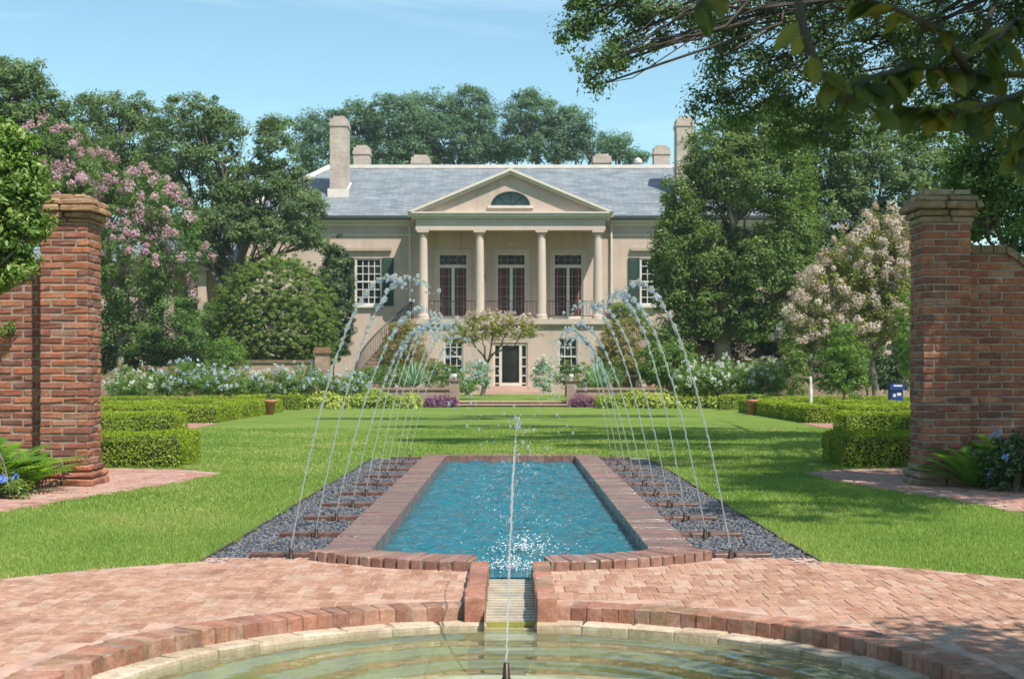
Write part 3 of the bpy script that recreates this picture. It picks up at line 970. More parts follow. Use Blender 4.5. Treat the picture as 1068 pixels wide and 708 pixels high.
C2 = np.stack([0.03 + 1.3 * q * np.cos(a + 1), Lj * 0.985 - 0.75 + 0.6 * q * np.sin(a + 1), -0.03 + abs(r.normal(0, 0.04, n)) * np.exp(-q * 3)], 1)
C = np.concatenate([C, C2])
rr = 0.0012 + 0.0038 * r.random(2 * n) ** 1.8
V, F = blobs_mesh(C, np.stack([rr * 1.2, rr * 1.2, rr], 1), r, 0.2)
tag(mesh_np('splash', V, F, 'foam', cj, smooth=True), kind='stuff')
del C

# brick walks by the gate piers
def walk(label_side, pts, seed):
    s = label_side
    P = [(s * x, y) for x, y in pts]
    o = poly_sheet('brick_path', [P if s > 0 else P[::-1]], 0.004, 'mortar'); tag(o, kind='structure')
    from mathutils.geometry import intersect_point_tri_2d
    def inside(x, y):
        c = False; j = len(P) - 1
        for i in range(len(P)):
            if (P[i][1] > y) != (P[j][1] > y) and x < (P[j][0] - P[i][0]) * (y - P[i][1]) / (P[j][1] - P[i][1]) + P[i][0]: c = not c
            j = i
        return c
    b = Bricks(seed)
    xs = [p[0] for p in P]; ys = [p[1] for p in P]
    y = min(ys); row = 0
    while y < max(ys):
        x = min(xs) + (0.1 if row % 2 else 0)
        while x < max(xs):
            if inside(x, y): b.add(x, y, -0.022 + b.r.gauss(0, 0.0015), 0.198, 0.094, 0.07)
            x += 0.207
        y += 0.102; row += 1
    tag(b.build('brick_walk', 'path_paver', None, 0.005, 0.0015), kind='structure')
WALK = [(3.00, 14.45), (3.08, 13.5), (3.28, 12.6), (3.52, 11.6), (3.66, 10.7), (3.9, 10.0), (8.0, 8.2), (8.0, 15.35), (4.2, 15.3), (3.45, 15.05), (3.15, 14.8)]
walk(-1, WALK, 71); walk(1, WALK, 72)
for s in (-1, 1):
    o = poly_sheet('garden_path', [[(s * x, y) for x, y in ([(5.9, 26.8), (12.5, 26.8), (12.5, 29.75), (6.0, 29.75)][::s])]], 0.005, 'path_paver')
    tag(o, kind='structure')

# grass blades near the camera
def blades(n, sampler, hmin, hmax, w, rng):
    x, y = sampler(n)
    n = len(x)
    a = rng.random(n) * 2 * math.pi
    lean = rng.random(n) * 0.9
    h = hmin + (hmax - hmin) * rng.random(n)
    hx = np.cos(a) * h * lean; hy = np.sin(a) * h * lean
    b = a + math.pi / 2 + rng.normal(0, 0.6, n)
    V = np.empty((n, 3, 3))
    ww = w * (0.7 + 0.6 * rng.random(n))
    V[:, 0] = np.stack([x - np.cos(b) * ww, y - np.sin(b) * ww, np.full(n, -0.005)], 1)
    V[:, 1] = np.stack([x + np.cos(b) * ww, y + np.sin(b) * ww, np.full(n, -0.005)], 1)
    V[:, 2] = np.stack([x + hx, y + hy, h * (1 - 0.35 * lean)], 1)
    patch = 0.5 + 0.17 * np.sin(x * 1.7 + 0.8 * np.sin(y * 1.1)) + 0.13 * np.sin(y * 2.3 + x) + 0.16 * np.sin(x * 5.3 + 2 * np.sin(y * 1.9)) * np.sin(y * 3.1 + np.sin(x * 2.7))
    wear = np.sin(x * 0.9 + 1.3 * np.sin(y * 0.7 + 1)) * np.sin(y * 0.8 + np.sin(x * 1.3)) + 0.5 * np.sin(x * 3.7 + y * 2.1) * np.sin(y * 4.3 - x)
    patch = patch + 0.32 * np.clip(wear - 0.35, 0, 1)
    tn = np.clip(patch + rng.normal(0, 0.2, n), 0, 1)
    return V.reshape(-1, 3), np.arange(3 * n).reshape(n, 3), tn
rng = np.random.default_rng(21)
def inwalk(x, y):
    ax = np.abs(x); c = np.zeros(len(x), bool); P = WALK; j = len(P) - 1
    for i in range(len(P)):
        cond = ((P[i][1] > y) != (P[j][1] > y)) & (ax < (P[j][0] - P[i][0]) * (y - P[i][1]) / (P[j][1] - P[i][1] + 1e-9) + P[i][0])
        c ^= cond; j = i
    return c
def samp(y0, y1):
    def f(n):
        y = y0 + (y1 - y0) * rng.random(n)
        x = (rng.random(n) * 2 - 1) * (y * 0.375 + 0.4)
        ok = ~((np.abs(x) < 1.660 + 0.02 * np.sin(y * 7.0) * np.sin(y * 3.1)) & (y < PY1 + 0.05)) & (np.hypot(x, y - BC[1]) > R_PAVE - 0.03) & ~inwalk(x, y)
        return x[ok], y[ok]
    return f
for (y0, y1, n, h0, h1, w) in ((5.5, 10.5, 260000, 0.008, 0.032, 0.0022), (10.5, 16, 190000, 0.010, 0.035, 0.004), (16, 27, 190000, 0.010, 0.036, 0.007)):
    V, F, tn = blades(n, samp(y0, y1), h0, h1, w, rng)
    tag(mesh_np('grass', V, F, 'grass_blade', None, tn), 'short mown grass blades of the sunlit lawn', 'grass', kind='stuff')

# ------------------------------------------------------------------ gate piers and walls in real bricks
def split_run(a, b, first, r, L=0.202, J=0.0135):
    out = []; x = a
    while x < b - 0.03:
        l = first if first and x == a else L
        e = min(x + l, b)
        if b - e < 0.06: e = b
        out.append((x, e)); x = e + J
    return out
CH = 0.0672
def pier(name, label, s, cap_m, seed):
    x0, x1 = (3.69, 4.12) if s > 0 else (-4.21, -3.78)
    y0, y1 = 12.86, 13.29
    cx, cy = (x0 + x1) / 2, (y0 + y1) / 2
    o = thing(name, label, 'gate pier', (cx, cy, 0))
    L0 = (cx, cy, 0)
    zb, zt = 0.20, 2.36
    b = Bricks(seed)
    nrow = int((zt - zb) / CH)
    for k in range(nrow):
        z = zb + (k + 0.5) * CH
        hh = CH - 0.0125
        full = k % 2 == 0
        fx0, fx1 = (x0, x1) if full else (x0 + 0.108, x1 - 0.108)
        sy0, sy1 = (y0 + 0.108, y1 - 0.108) if full else (y0, y1)
        for (a, e) in split_run(fx0, fx1, None, b.r):
            for yy in (y0 + 0.049, y1 - 0.049): b.add((a + e) / 2, yy + b.r.gauss(0, 0.0012), z, e - a, 0.098, hh)
        for (a, e) in split_run(sy0, sy1, None, b.r):
            for xx in (x0 + 0.049, x1 - 0.049): b.add(xx + b.r.gauss(0, 0.0012), (a + e) / 2, z, 0.098, e - a, hh)
    b.build('shaft', 'old_brick', o, 0.008, 0.0030, loc=L0)
    mb = MB(); mb.box(x0 + 0.008, x1 - 0.008, y0 + 0.008, y1 - 0.008, 0.0, zt); mb.build('mortar_core', 'mortar', o, loc=L0)
    def ring(b, ex, z0, z1):
        full = int(z0 * 100) % 2 == 0
        d = 0.12 + ex
        for (a, e) in split_run(x0 - ex, x1 + ex, None, b.r, 0.26):
            for yy in (y0 - ex + d / 2, y1 + ex - d / 2): b.add((a + e) / 2, yy, (z0 + z1) / 2, e - a, d, z1 - z0 - 0.006)
        for (a, e) in split_run(y0 - ex + d + 0.008, y1 + ex - d - 0.008, None, b.r, 0.26):
            for xx in (x0 - ex + d / 2, x1 + ex - d / 2): b.add(xx, (a + e) / 2, (z0 + z1) / 2, d, e - a, z1 - z0 - 0.006)
    b = Bricks(seed + 1)
    if s < 0: lev = [(0.02, 2.36, 2.40), (0.045, 2.40, 2.455), (0.075, 2.455, 2.515), (0.06, 2.515, 2.57), (-0.02, 2.57, 2.62)]
    else: lev = [(0.015, 2.36, 2.42), (0.04, 2.42, 2.48), (0.085, 2.48, 2.545), (0.055, 2.545, 2.60), (0.0, 2.60, 2.66)]
    for l in lev: ring(b, *l)
    b.build('cap', cap_m, o, 0.012, 0.003, loc=L0)
    mb = MB(); mb.box(x0 + 0.02, x1 - 0.02, y0 + 0.02, y1 - 0.02, 2.36, lev[-1][2] - 0.02); mb.build('cap_fill', 'mortar', o, loc=L0)
    b = Bricks(seed + 2)
    for l in ((0.065, 0.0, 0.075), (0.055, 0.075, 0.135), (0.025, 0.135, 0.20)): ring(b, *l)
    b.build('plinth', 'old_brick' if s < 0 else 'cap_brick_weathered', o, 0.016, 0.003, loc=L0)
    return o
pier('brick_pier', 'tall sunlit red brick gate pier with pale stepped cap', -1, 'cap_brick', 101)
pier('brick_pier', 'tall shaded dark brick gate pier with grey moulded cap', 1, 'cap_brick_weathered', 111)
def gate_wall(label, s, seed):
    x0, x1 = (4.13, 8.5) if s > 0 else (-8.5, -4.22)
    y0, y1 = 13.02, 13.24
    def top(x):
        d = (x - x0) if s > 0 else (x1 - x)
        if s > 0: return 2.10 if d < 0.36 else 1.40 + 0.70 * math.exp(-((d - 0.36) / 0.55) ** 1.3)
        return 1.40 + 0.56 * math.exp(-(d / 0.85) ** 1.4)
    o = thing('brick_wall', label, 'wall', ((x0 + x1) / 2, y0, 0)); L0 = ((x0 + x1) / 2, y0, 0)
    b = Bricks(seed)
    for k in range(32):
        z = (k + 0.5) * CH
        for (a, e) in split_run(x0, x1, 0.1 if k % 2 else None, b.r):
            while e > a + 0.03 and z + CH * 0.4 > top(e if s > 0 else a):
                if s > 0: e -= 0.02
                else: a += 0.02
            if e > a + 0.03: b.add((a + e) / 2, y0 + 0.045 + b.r.gauss(0, 0.0012), z, e - a, 0.09, CH - 0.0125)
    b.build('brickwork', 'old_brick', o, 0.008, 0.0030, loc=L0)
    xs = np.linspace(x0, x1, 60)
    mb = MB()
    for p, q in zip(xs[:-1], xs[1:]):
        zp, zq = top(p), top(q)
        mb.poly([(p, y0 + 0.008, 0), (q, y0 + 0.008, 0), (q, y0 + 0.008, zq), (p, y0 + 0.008, zp)])
        mb.poly([(q, y1, 0), (p, y1, 0), (p, y1, zp), (q, y1, zq)])
    mb.build('mortar_core', 'mortar', o, loc=L0)
    mb = MB()
    n = int((x1 - x0) / 0.115)
    for i in range(n):
        p, q = x0 + (x1 - x0) * i / n + 0.004, x0 + (x1 - x0) * (i + 1) / n - 0.004
        zp, zq = top(p), top(q)
        A = [(p, y0 - 0.04, zp), (q, y0 - 0.04, zq), (q, y0 - 0.04, zq + 0.07), (p, y0 - 0.04, zp + 0.07)]
        Bk = [(v[0], y1 + 0.04, v[2]) for v in A]
        mb.poly(A); mb.poly(Bk[::-1])
        for u in range(4): mb.poly([A[(u + 1) % 4], A[u], Bk[u], Bk[(u + 1) % 4]])
    mb.build('coping', 'cap_brick_weathered', o, loc=L0)
gate_wall('old red brick wall running left from the sunlit pier', -1, 121)
gate_wall('shaded dark brick wall running right from the grey capped pier', 1, 131)

# ------------------------------------------------------------------ house
HY = 65.0
H = thing('mansion', 'cream stucco mansion with columned portico and grey slate roof', 'house', (0, HY, 0))
HL = (0, HY, 0)
def hpart(mb, name, m, parent=None, smooth=False):
    return mb.build(name, m, parent or H, smooth=smooth, loc=HL)
def wall_holes(mb, x0, x1, z0, z1, y, holes, depth=0.16):
    xs = sorted({x0, x1, *[h[0] for h in holes], *[h[1] for h in holes]})
    zs = sorted({z0, z1, *[h[2] for h in holes], *[h[3] for h in holes]})
    for i in range(len(xs) - 1):
        for j in range(len(zs) - 1):
            cx, cz = (xs[i] + xs[i + 1]) / 2, (zs[j] + zs[j + 1]) / 2
            if any(h[0] < cx < h[1] and h[2] < cz < h[3] for h in holes): continue
            mb.poly([(xs[i], y, zs[j]), (xs[i + 1], y, zs[j]), (xs[i + 1], y, zs[j + 1]), (xs[i], y, zs[j + 1])])
    for (a, b, c, d) in holes:
        mb.poly([(a, y, c), (a, y + depth, c), (a, y + depth, d), (a, y, d)])
        mb.poly([(b, y + depth, c), (b, y, c), (b, y, d), (b, y + depth, d)])
        mb.poly([(a, y, d), (a, y + depth, d), (b, y + depth, d), (b, y, d)])
        mb.poly([(a, y + depth, c), (a, y, c), (b, y, c), (b, y + depth, c)])

DX = [-2.60, 0.03, 2.60]
dz0, dz1 = 3.50, 6.50
door_holes = [(x - 0.68, x + 0.68, dz0, dz1) for x in DX]
WX = [-6.42, 6.46]
win_holes = [(x - 0.60, x + 0.60, 4.16, 6.27) for x in WX]
EH = 7.95
mb = MB()
wall_holes(mb, -12.2, 12.2, 0.0, EH, HY, door_holes + win_holes)
mb.poly([(-12.2, 77, 0), (-12.2, HY, 0), (-12.2, HY, EH), (-12.2, 77, EH)])
mb.poly([(12.2, HY, 0), (12.2, 77, 0), (12.2, 77, EH), (12.2, HY, EH)])
mb.poly([(12.2, 77, 0), (-12.2, 77, 0), (-12.2, 77, EH), (12.2, 77, EH)])
hpart(mb, 'wall', 'stucco')
# frieze, cornice, gutter
for (a, b) in ((-12.22, -4.36), (4.36, 12.22)):
    mb = MB()
    mb.box(a, b, HY - 0.05, HY - 0.002, 7.28, 7.35)
    mb.box(a, b, HY - 0.06, HY - 0.002, 7.72, 7.86)
    mb.box(a - 0.02, b + 0.02, HY - 0.22, HY + 0.0, 7.86, 7.99)
    hpart(mb, 'cornice', 'trim')
for (a, b) in ((-12.6, -4.5), (4.5, 12.6)):
    mb = MB(); mb.box(a, b, HY - 0.46, HY - 0.30, 8.03, 8.15); hpart(mb, 'gutter', 'gutter_metal')
# roof
ez, rz_ = 8.14, 11.22
ex, ey0, ey1 = 12.6, HY - 0.42, 77.4
rx = 8.95; ry = 71.0
mb = MB()
Ls, Rs = (-rx, ry, rz_), (rx, ry, rz_)
c1, c2, c3, c4 = (-ex, ey0, ez), (ex, ey0, ez), (ex, ey1, ez), (-ex, ey1, ez)
mb.poly([c1, c2, Rs, Ls]); mb.poly([c2, c3, Rs]); mb.poly([c3, c4, Ls, Rs]); mb.poly([c4, c1, Ls])
mb.poly([(-ex, ey0, ez - 0.12), (-ex, ey1, ez - 0.12), (ex, ey1, ez - 0.12), (ex, ey0, ez - 0.12)])
for p, q in ((c1, c2), (c2, c3), (c3, c4), (c4, c1)):
    mb.poly([(p[0], p[1], ez - 0.12), (q[0], q[1], ez - 0.12), q, p])
roof = hpart(mb, 'roof', 'slate')
mb = MB()
mb.box(-rx - 0.1, rx + 0.1, ry - 0.14, ry + 0.14, rz_ - 0.04, rz_ + 0.13)
hpart(mb, 'ridge_cap', 'flashing', roof)
for c, e in ((c1, Ls), (c4, Ls), (c2, Rs), (c3, Rs)):
    mb = MB(); mb.tube([Vector(c) + Vector((0, 0, 0.02)), Vector(e) + Vector((0, 0, 0.02))], 0.13, 6); hpart(mb, 'hip_cap', 'flashing', roof)
def roofz(y): return ez + (y - ey0) / (ry - ey0) * (rz_ - ez)
def chimney(cx, cy, wx, wy, ztop, front, flash=False, m='chimney_brick'):
    mb = MB()
    zb = roofz(min(cy, 71)) - 1.0 if front else rz_ - 1.5
    mb.box(cx - wx / 2, cx + wx / 2, cy - wy / 2, cy + wy / 2, zb, ztop - 0.36)
    mb.box(cx - wx / 2 - 0.04, cx + wx / 2 + 0.04, cy - wy / 2 - 0.04, cy + wy / 2 + 0.04, ztop - 0.36, ztop - 0.2)
    mb.box(cx - wx / 2 - 0.0, cx + wx / 2 + 0.0, cy - wy / 2, cy + wy / 2, ztop - 0.2, ztop)
    mb.box(cx - wx / 2 + 0.13, cx + wx / 2 - 0.13, cy - wy / 2 + 0.1, cy + wy / 2 - 0.1, ztop, ztop + 0.12)
    o = hpart(mb, 'chimney', m, roof)
    if flash:
        mb = MB()
        y0 = cy - wy / 2 - 0.1
        mb.box(cx - wx / 2 - 0.1, cx + wx / 2 + 0.1, y0, y0 + 0.06, roofz(y0) - 0.05, roofz(y0) + 0.38)
        for s in (-1, 1):
            xx = cx + s * (wx / 2 + 0.05)
            mb.poly([(xx - .05, y0 + .07, roofz(y0) - .05), (xx + .05, y0 + .07, roofz(y0) - .05), (xx + .05, y0 + .07, roofz(y0) + .38), (xx - .05, y0 + .07, roofz(y0) + .38)])
            mb.poly([(xx - .05, y0 + .07, roofz(y0) + .38), (xx + .05, y0 + .07, roofz(y0) + .38), (xx + .05, cy + wy / 2, roofz(cy + wy / 2) + .25), (xx - .05, cy + wy / 2, roofz(cy + wy / 2) + .25)])
        hpart(mb, 'chimney_flashing', 'flashing', roof)
chimney(-8.02, 67.6, 0.80, 1.15, 12.95, True, True)
chimney(8.15, 67.6, 0.80, 1.15, 12.95, True, True)
chimney(-7.50, 72.8, 0.80, 0.9, 12.45, False)
chimney(7.62, 72.8, 0.80, 0.9, 12.45, False)
chimney(-4.55, 73.0, 0.92, 0.8, 12.0, False)
chimney(4.62, 73.0, 0.92, 0.8, 12.05, False)
mb = MB(); mb.tube([(4.07, 71.5, 10.9), (4.07, 71.5, 13.9)], 0.018, 5); hpart(mb, 'aerial', 'gutter_metal', roof)
mb = MB(); mb.lathe(6.35, 71.6, [(0.13, 11.0), (0.13, 11.5), (0.2, 11.55), (0.2, 11.7), (0.05, 11.8)], 12); hpart(mb, 'vent_pipe', 'white_paint', roof)

# portico
PF = 62.9
mb = MB()
gh = [(-0.75, 0.75, 0.52, 2.42), (-2.92, -2.08, 1.0, 2.62), (2.10, 2.94, 1.0, 2.62)]
wall_holes(mb, -4.36, 4.36, 0.0, 3.22, PF + 0.15, gh, 0.2)
for s in (-1, 1):
    pts = [(s * 4.36, HY, 0), (s * 4.36, PF + 0.15, 0), (s * 4.36, PF + 0.15, 3.22), (s * 4.36, HY, 3.22)]
    mb.poly(pts if s < 0 else pts[::-1])
hpart(mb, 'portico_base', 'stucco')
mb = MB(); mb.box(-4.44, 4.44, PF, HY - 0.01, 3.222, 3.45); mb.box(-4.40, 4.40, PF + 0.08, HY - 0.01, 3.12, 3.2215)
hpart(mb, 'portico_floor', 'limestone')
CX = [-3.84, -1.36, 1.36, 3.84]
for cx in CX:
    mb = MB()
    prof = [(0.27, 3.45), (0.27, 3.53), (0.25, 3.54), (0.26, 3.58), (0.25, 3.63), (0.215, 3.66)]
    for i in range(9):
        f = i / 8
        prof.append((0.212 - 0.042 * f ** 1.7, 3.68 + (7.06 - 3.68) * f))
    prof += [(0.19, 7.08), (0.19, 7.11), (0.172, 7.12), (0.172, 7.17), (0.23, 7.23), (0.23, 7.25)]
    mb.lathe(cx, PF + 0.36, prof, 24)
    mb.box(cx - 0.26, cx + 0.26, PF + 0.1, PF + 0.62, 7.251, 7.335)
    hpart(mb, 'column', 'limestone', smooth=False)
    H.children[-1].data.polygons.foreach_set('use_smooth', np.array([len(p.vertices) == 4 and abs(p.normal.z) < 0.9 and len(H.children[-1].data.polygons) - i > 6 for i, p in enumerate(H.children[-1].data.polygons)]))
mb = MB()
mb.box(-4.16, 4.16, PF + 0.1, PF + 0.62, 7.34, 7.92)
for s in (-1, 1): mb.box(min(s * 3.64, s * 4.16), max(s * 3.64, s * 4.16), PF + 0.622, HY - 0.002, 7.34, 7.92)
hpart(mb, 'entablature', 'limestone')
mb = MB(); mb.box(-3.638, 3.638, PF + 0.622, HY - 0.002, 7.5, 7.56); hpart(mb, 'portico_ceiling', 'trim')
mb = MB()
mb.box(-4.42, 4.42, PF - 0.10, HY - 0.225, 7.922, 8.05); mb.box(-4.30, 4.30, PF - 0.0, PF + 0.099, 7.84, 7.9215)
mb.box(-4.48, 4.48, PF - 0.18, PF + 0.3, 8.052, 8.12)
hpart(mb, 'portico_cornice', 'trim')
ax, az = 4.48, 10.02
mb = MB()
# tympanum with a half-round opening
tb, sl_ = 8.121, (az - 0.18 - 8.121) / 4.1
n = 24
fw, fh, fz = 0.86, 0.62, 8.42
pts = [(fw * math.cos(math.pi * i / n), fz + fh * math.sin(math.pi * i / n)) for i in range(n + 1)]
Yt = PF + 0.14
outer = [(-4.1, tb), (4.1, tb), (0, tb + sl_ * 4.1)]
tri = tessellate_polygon([[Vector((x, z, 0)) for x, z in outer], [Vector((x, z, 0)) for x, z in pts]])
fl = outer + pts
for a, b_, c in tri: mb.poly([(fl[k][0], Yt, fl[k][1]) for k in (a, b_, c)])
hpart(mb, 'tympanum', 'stucco')
mb = MB()
mb.poly([(x, Yt + 0.12, z) for x, z in pts])
fan = hpart(mb, 'fanlight', 'green_glass')
mb = MB()
for i in range(n):
    (x, z), (x2, z2) = pts[i], pts[i + 1]
    mb.poly([(x, Yt - 0.03, z), (x2, Yt - 0.03, z2), (x2 * 0.93, Yt - 0.03, fz + (z2 - fz) * 0.9), (x * 0.93, Yt - 0.03, fz + (z - fz) * 0.9)])
    mb.poly([(x * 0.93, Yt - 0.03, fz + (z - fz) * 0.9), (x2 * 0.93, Yt - 0.03, fz + (z2 - fz) * 0.9), (x2 * 0.93, Yt + .12, fz + (z2 - fz) * 0.9), (x * 0.93, Yt + .12, fz + (z - fz) * 0.9)])
for a in (math.pi / 4, math.pi / 2, 3 * math.pi / 4):
    mb.tube([(0, Yt + 0.09, fz), (fw * math.cos(a), Yt + 0.09, fz + fh * math.sin(a))], 0.014, 4)
hpart(mb, 'fanlight_frame', 'green_paint', fan)
mb = MB(); mb.box(-1.0, 1.0, Yt - 0.1, Yt - 0.002, fz - 0.12, fz - 0.01); hpart(mb, 'fanlight_sill', 'trim', fan)
for s in (-1, 1):
    mb = MB()
    def rk(x, z, y0, y1, t):
        a = [(0, y0, az - z), (s * ax, y0, 8.122 - z + 0.02), (s * ax, y0, 8.122 - z - t + 0.02), (0, y0, az - z - t)]
        b2 = [(p[0], y1, p[2]) for p in a]
        mb.poly(a if s < 0 else a[::-1])
        for i in range(4):
            q = [a[i], a[(i + 1) % 4], b2[(i + 1) % 4], b2[i]]
            mb.poly(q)
    rk(0, 0.0, PF - 0.18, PF + 0.3, 0.12)
    rk(0, 0.121, PF - 0.06, PF + 0.28, 0.12)
    hpart(mb, 'raking_cornice', 'trim')
mb = MB()
for s in (-1, 1):
    q = [(0, PF - 0.14, az + 0.01), (s * 4.5, PF - 0.14, 8.15), (s * 4.5, ey0 + 0.05, 8.17), (0, 68.6, az + 0.01)]
    mb.poly(q if s < 0 else q[::-1])
hpart(mb, 'portico_roof', 'slate')
# French doors
def bars(mb, xs, zs, x0, x1, z0, z1, y, w, d=0.03):
    for x in xs: mb.box(x - w / 2, x + w / 2, y, y + d, z0, z1)
    for z in zs: mb.box(x0, x1, y + 0.003, y + d - 0.003, z - w / 2, z + w / 2)
for x in DX:
    mb = MB(); mb.poly([(x - 0.68, HY + 0.12, dz0), (x + 0.68, HY + 0.12, dz0), (x + 0.68, HY + 0.12, dz1), (x - 0.68, HY + 0.12, dz1)])
    d = hpart(mb, 'french_door', 'window_glass')
    mb = MB()
    for s in (-1, 1):
        a, b = sorted((x + s * 0.30, x + s * 0.565))
        mb.box(a, b, HY + 0.105, HY + 0.115, 3.62, 5.8)
    hpart(mb, 'curtain', 'curtain', d)
    mb = MB()
    for (a, b) in ((x - 0.68, x - 0.60), (x + 0.60, x + 0.68), (x - 0.065, x + 0.065)):
        mb.box(a, b, HY + 0.04, HY + 0.118, dz0, dz1 if abs(a - x) > 0.2 else 5.84)
    mb.box(x - 0.599, x + 0.599, HY + 0.05, HY + 0.117, 6.42, dz1 - 0.001)
    mb.box(x - 0.599, x + 0.599, HY + 0.035, HY + 0.117, 5.84, 5.98)
    for s in (-1, 1):
        a, b = sorted((x + s * 0.066, x + s * 0.599))
        mb.box(a, b, HY + 0.06, HY + 0.117, dz0 + 0.002, 3.66)
    hpart(mb, 'door_frame', 'trim', d)
    mb = MB()
    for s in (-1, 1):
        a, b = sorted((x + s * 0.066, x + s * 0.599))
        bars(mb, [(a + b) / 2 - 0.14, (a + b) / 2 + 0.14], [4.1, 4.55, 5.0, 5.45], a, b, 3.661, 5.838, HY + 0.075, 0.016)
    for k in range(2):
        cx_ = x + (-0.3, 0.3)[k]
        P = [(cx_ + 0.17 * math.cos(2 * math.pi * i / 14), HY + 0.09, 6.2 + 0.2 * math.sin(2 * math.pi * i / 14)) for i in range(15)]
        mb.tube(P, 0.008, 4)
    P = [(x - 0.59, HY + 0.09, 6.2), (x + 0.59, HY + 0.09, 6.2)]; mb.tube(P, 0.008, 4)
    hpart(mb, 'muntin', 'porch_stucco', d)
    mb = MB()
    for (a, b, c, e) in ((x - 0.84, x - 0.682, dz0 - 0.02, dz1 + 0.16), (x + 0.682, x + 0.84, dz0 - 0.02, dz1 + 0.16), (x - 0.681, x + 0.681, dz1 + 0.002, dz1 + 0.16)):
        mb.box(a, b, HY - 0.05, HY - 0.002, c, e)
    hpart(mb, 'door_surround', 'limestone', d)
mb = MB(); mb.box(-0.13, 0.2, HY - 0.06, HY - 0.002, 6.82, 6.93); mb.lathe(0.03, HY - 0.03, [(0.02, 6.93), (0.1, 6.98), (0.03, 7.06)], 8); hpart(mb, 'keystone_ornament', 'limestone')
for x in (-1.22, 1.28):
    mb = MB(); mb.lathe(x, HY - 0.1, [(0.03, 5.25), (0.075, 5.3), (0.085, 5.5), (0.03, 5.56), (0.015, 5.62)], 8); mb.box(x - 0.02, x + 0.02, HY - 0.1, HY - 0.002, 5.4, 5.44)
    hpart(mb, 'wall_lantern', 'iron')
# flanking windows with shutters
for x in WX:
    a, b, c, e = x - 0.60, x + 0.60, 4.16, 6.27
    mb = MB(); mb.poly([(a, HY + 0.13, c), (b, HY + 0.13, c), (b, HY + 0.13, e), (a, HY + 0.13, e)])
    w = hpart(mb, 'window', 'window_glass')
    mb = MB()
    mb.box(a, a + 0.07, HY + 0.04, HY + 0.128, c, e); mb.box(b - 0.07, b, HY + 0.04, HY + 0.128, c, e)
    mb.box(a + 0.071, b - 0.071, HY + 0.045, HY + 0.127, c + 0.001, c + 0.08); mb.box(a + 0.071, b - 0.071, HY + 0.045, HY + 0.127, e - 0.07, e - 0.001)
    mb.box(a + 0.071, b - 0.071, HY + 0.05, HY + 0.127, (c + e) / 2 - 0.035, (c + e) / 2 + 0.035)
    hpart(mb, 'frame', 'white_paint', w)
    mb = MB()
    bars(mb, [a + 0.07 + (b - a - 0.14) * k / 4 for k in (1, 2, 3)], [c + (e - c) * k / 6 for k in (1, 2, 4, 5)], a + 0.07, b - 0.07, c + 0.08, e - 0.07, HY + 0.08, 0.034)
    hpart(mb, 'muntin', 'white_paint', w)
    mb = MB(); mb.box(a - 0.1, b + 0.1, HY - 0.14, HY + 0.04, c - 0.12, c - 0.002); hpart(mb, 'sill', 'white_paint', w)
    mb = MB(); mb.box(a - 0.45, b + 0.45, HY - 0.14, HY - 0.002, 6.60, 6.74); hpart(mb, 'awning_box', 'porch_stucco', w)
    for s in (-1, 1):
        p, q = sorted((x + s * 0.63, x + s * 1.14))
        mb = MB()
        mb.box(p, q, HY - 0.035, HY - 0.006, c - 0.05, e + 0.02)
        for (zz0, zz1) in ((c + 0.06, (c + e) / 2 - 0.06), ((c + e) / 2 + 0.06, e - 0.08)):
            k = zz0
            while k < zz1:
                mb.poly([(p + 0.06, HY - 0.060, k), (q - 0.06, HY - 0.060, k), (q - 0.06, HY - 0.038, k + 0.07), (p + 0.06, HY - 0.038, k + 0.07)])
                k += 0.08
        mb.box(p, p + 0.06, HY - 0.065, HY - 0.0355, c - 0.05, e + 0.02); mb.box(q - 0.06, q, HY - 0.065, HY - 0.0355, c - 0.05, e + 0.02)
        hpart(mb, 'shutter', 'green_paint', w)
# garden door and ground-floor windows
y = PF + 0.15
mb = MB(); mb.poly([(-0.75, y + 0.17, 0.52), (0.75, y + 0.17, 0.52), (0.75, y + 0.17, 2.42), (-0.75, y + 0.17, 2.42)])
d = hpart(mb, 'garden_door', 'window_glass')
mb = MB()
for (a, b) in ((-0.75, -0.68), (0.68, 0.75), (-0.50, -0.38), (0.38, 0.50)): mb.box(a, b, y + 0.06, y + 0.168, 0.522, 2.42)
mb.box(-0.679, 0.679, y + 0.05, y + 0.167, 2.3, 2.418); mb.box(-0.379, 0.379, y + 0.07, y + 0.166, 0.523, 0.66)
for s in (-1, 1):
    a, b = sorted((s * 0.501, s * 0.679))
    for z in (0.6, 0.95, 1.35, 1.75): mb.box(a, b, y + 0.08, y + 0.165, z, z + 0.05)
hpart(mb, 'door_frame', 'trim', d)
for (a, b, c, e) in gh[1:]:
    mb = MB(); mb.poly([(a, y + 0.17, c), (b, y + 0.17, c), (b, y + 0.17, e), (a, y + 0.17, e)])
    w = hpart(mb, 'window', 'window_glass')
    mb = MB()
    mb.box(a, a + 0.06, y + 0.06, y + 0.168, c, e); mb.box(b - 0.06, b, y + 0.06, y + 0.168, c, e)
    mb.box(a + .061, b - .061, y + 0.06, y + 0.167, e - 0.06, e - .001); mb.box(a + .061, b - .061, y + 0.06, y + 0.167, c + .001, c + 0.07); mb.box(a + .061, b - .061, y + 0.065, y + 0.167, (c + e) / 2 - .03, (c + e) / 2 + .03)
    hpart(mb, 'frame', 'white_paint', w)
    mb = MB(); bars(mb, [a + (b - a) / 3, a + 2 * (b - a) / 3], [c + (e - c) * k / 4 for k in (1, 3)], a + .06, b - .06, c + .07, e - .06, y + 0.11, 0.03)
    hpart(mb, 'muntin', 'white_paint', w)
mb = MB()
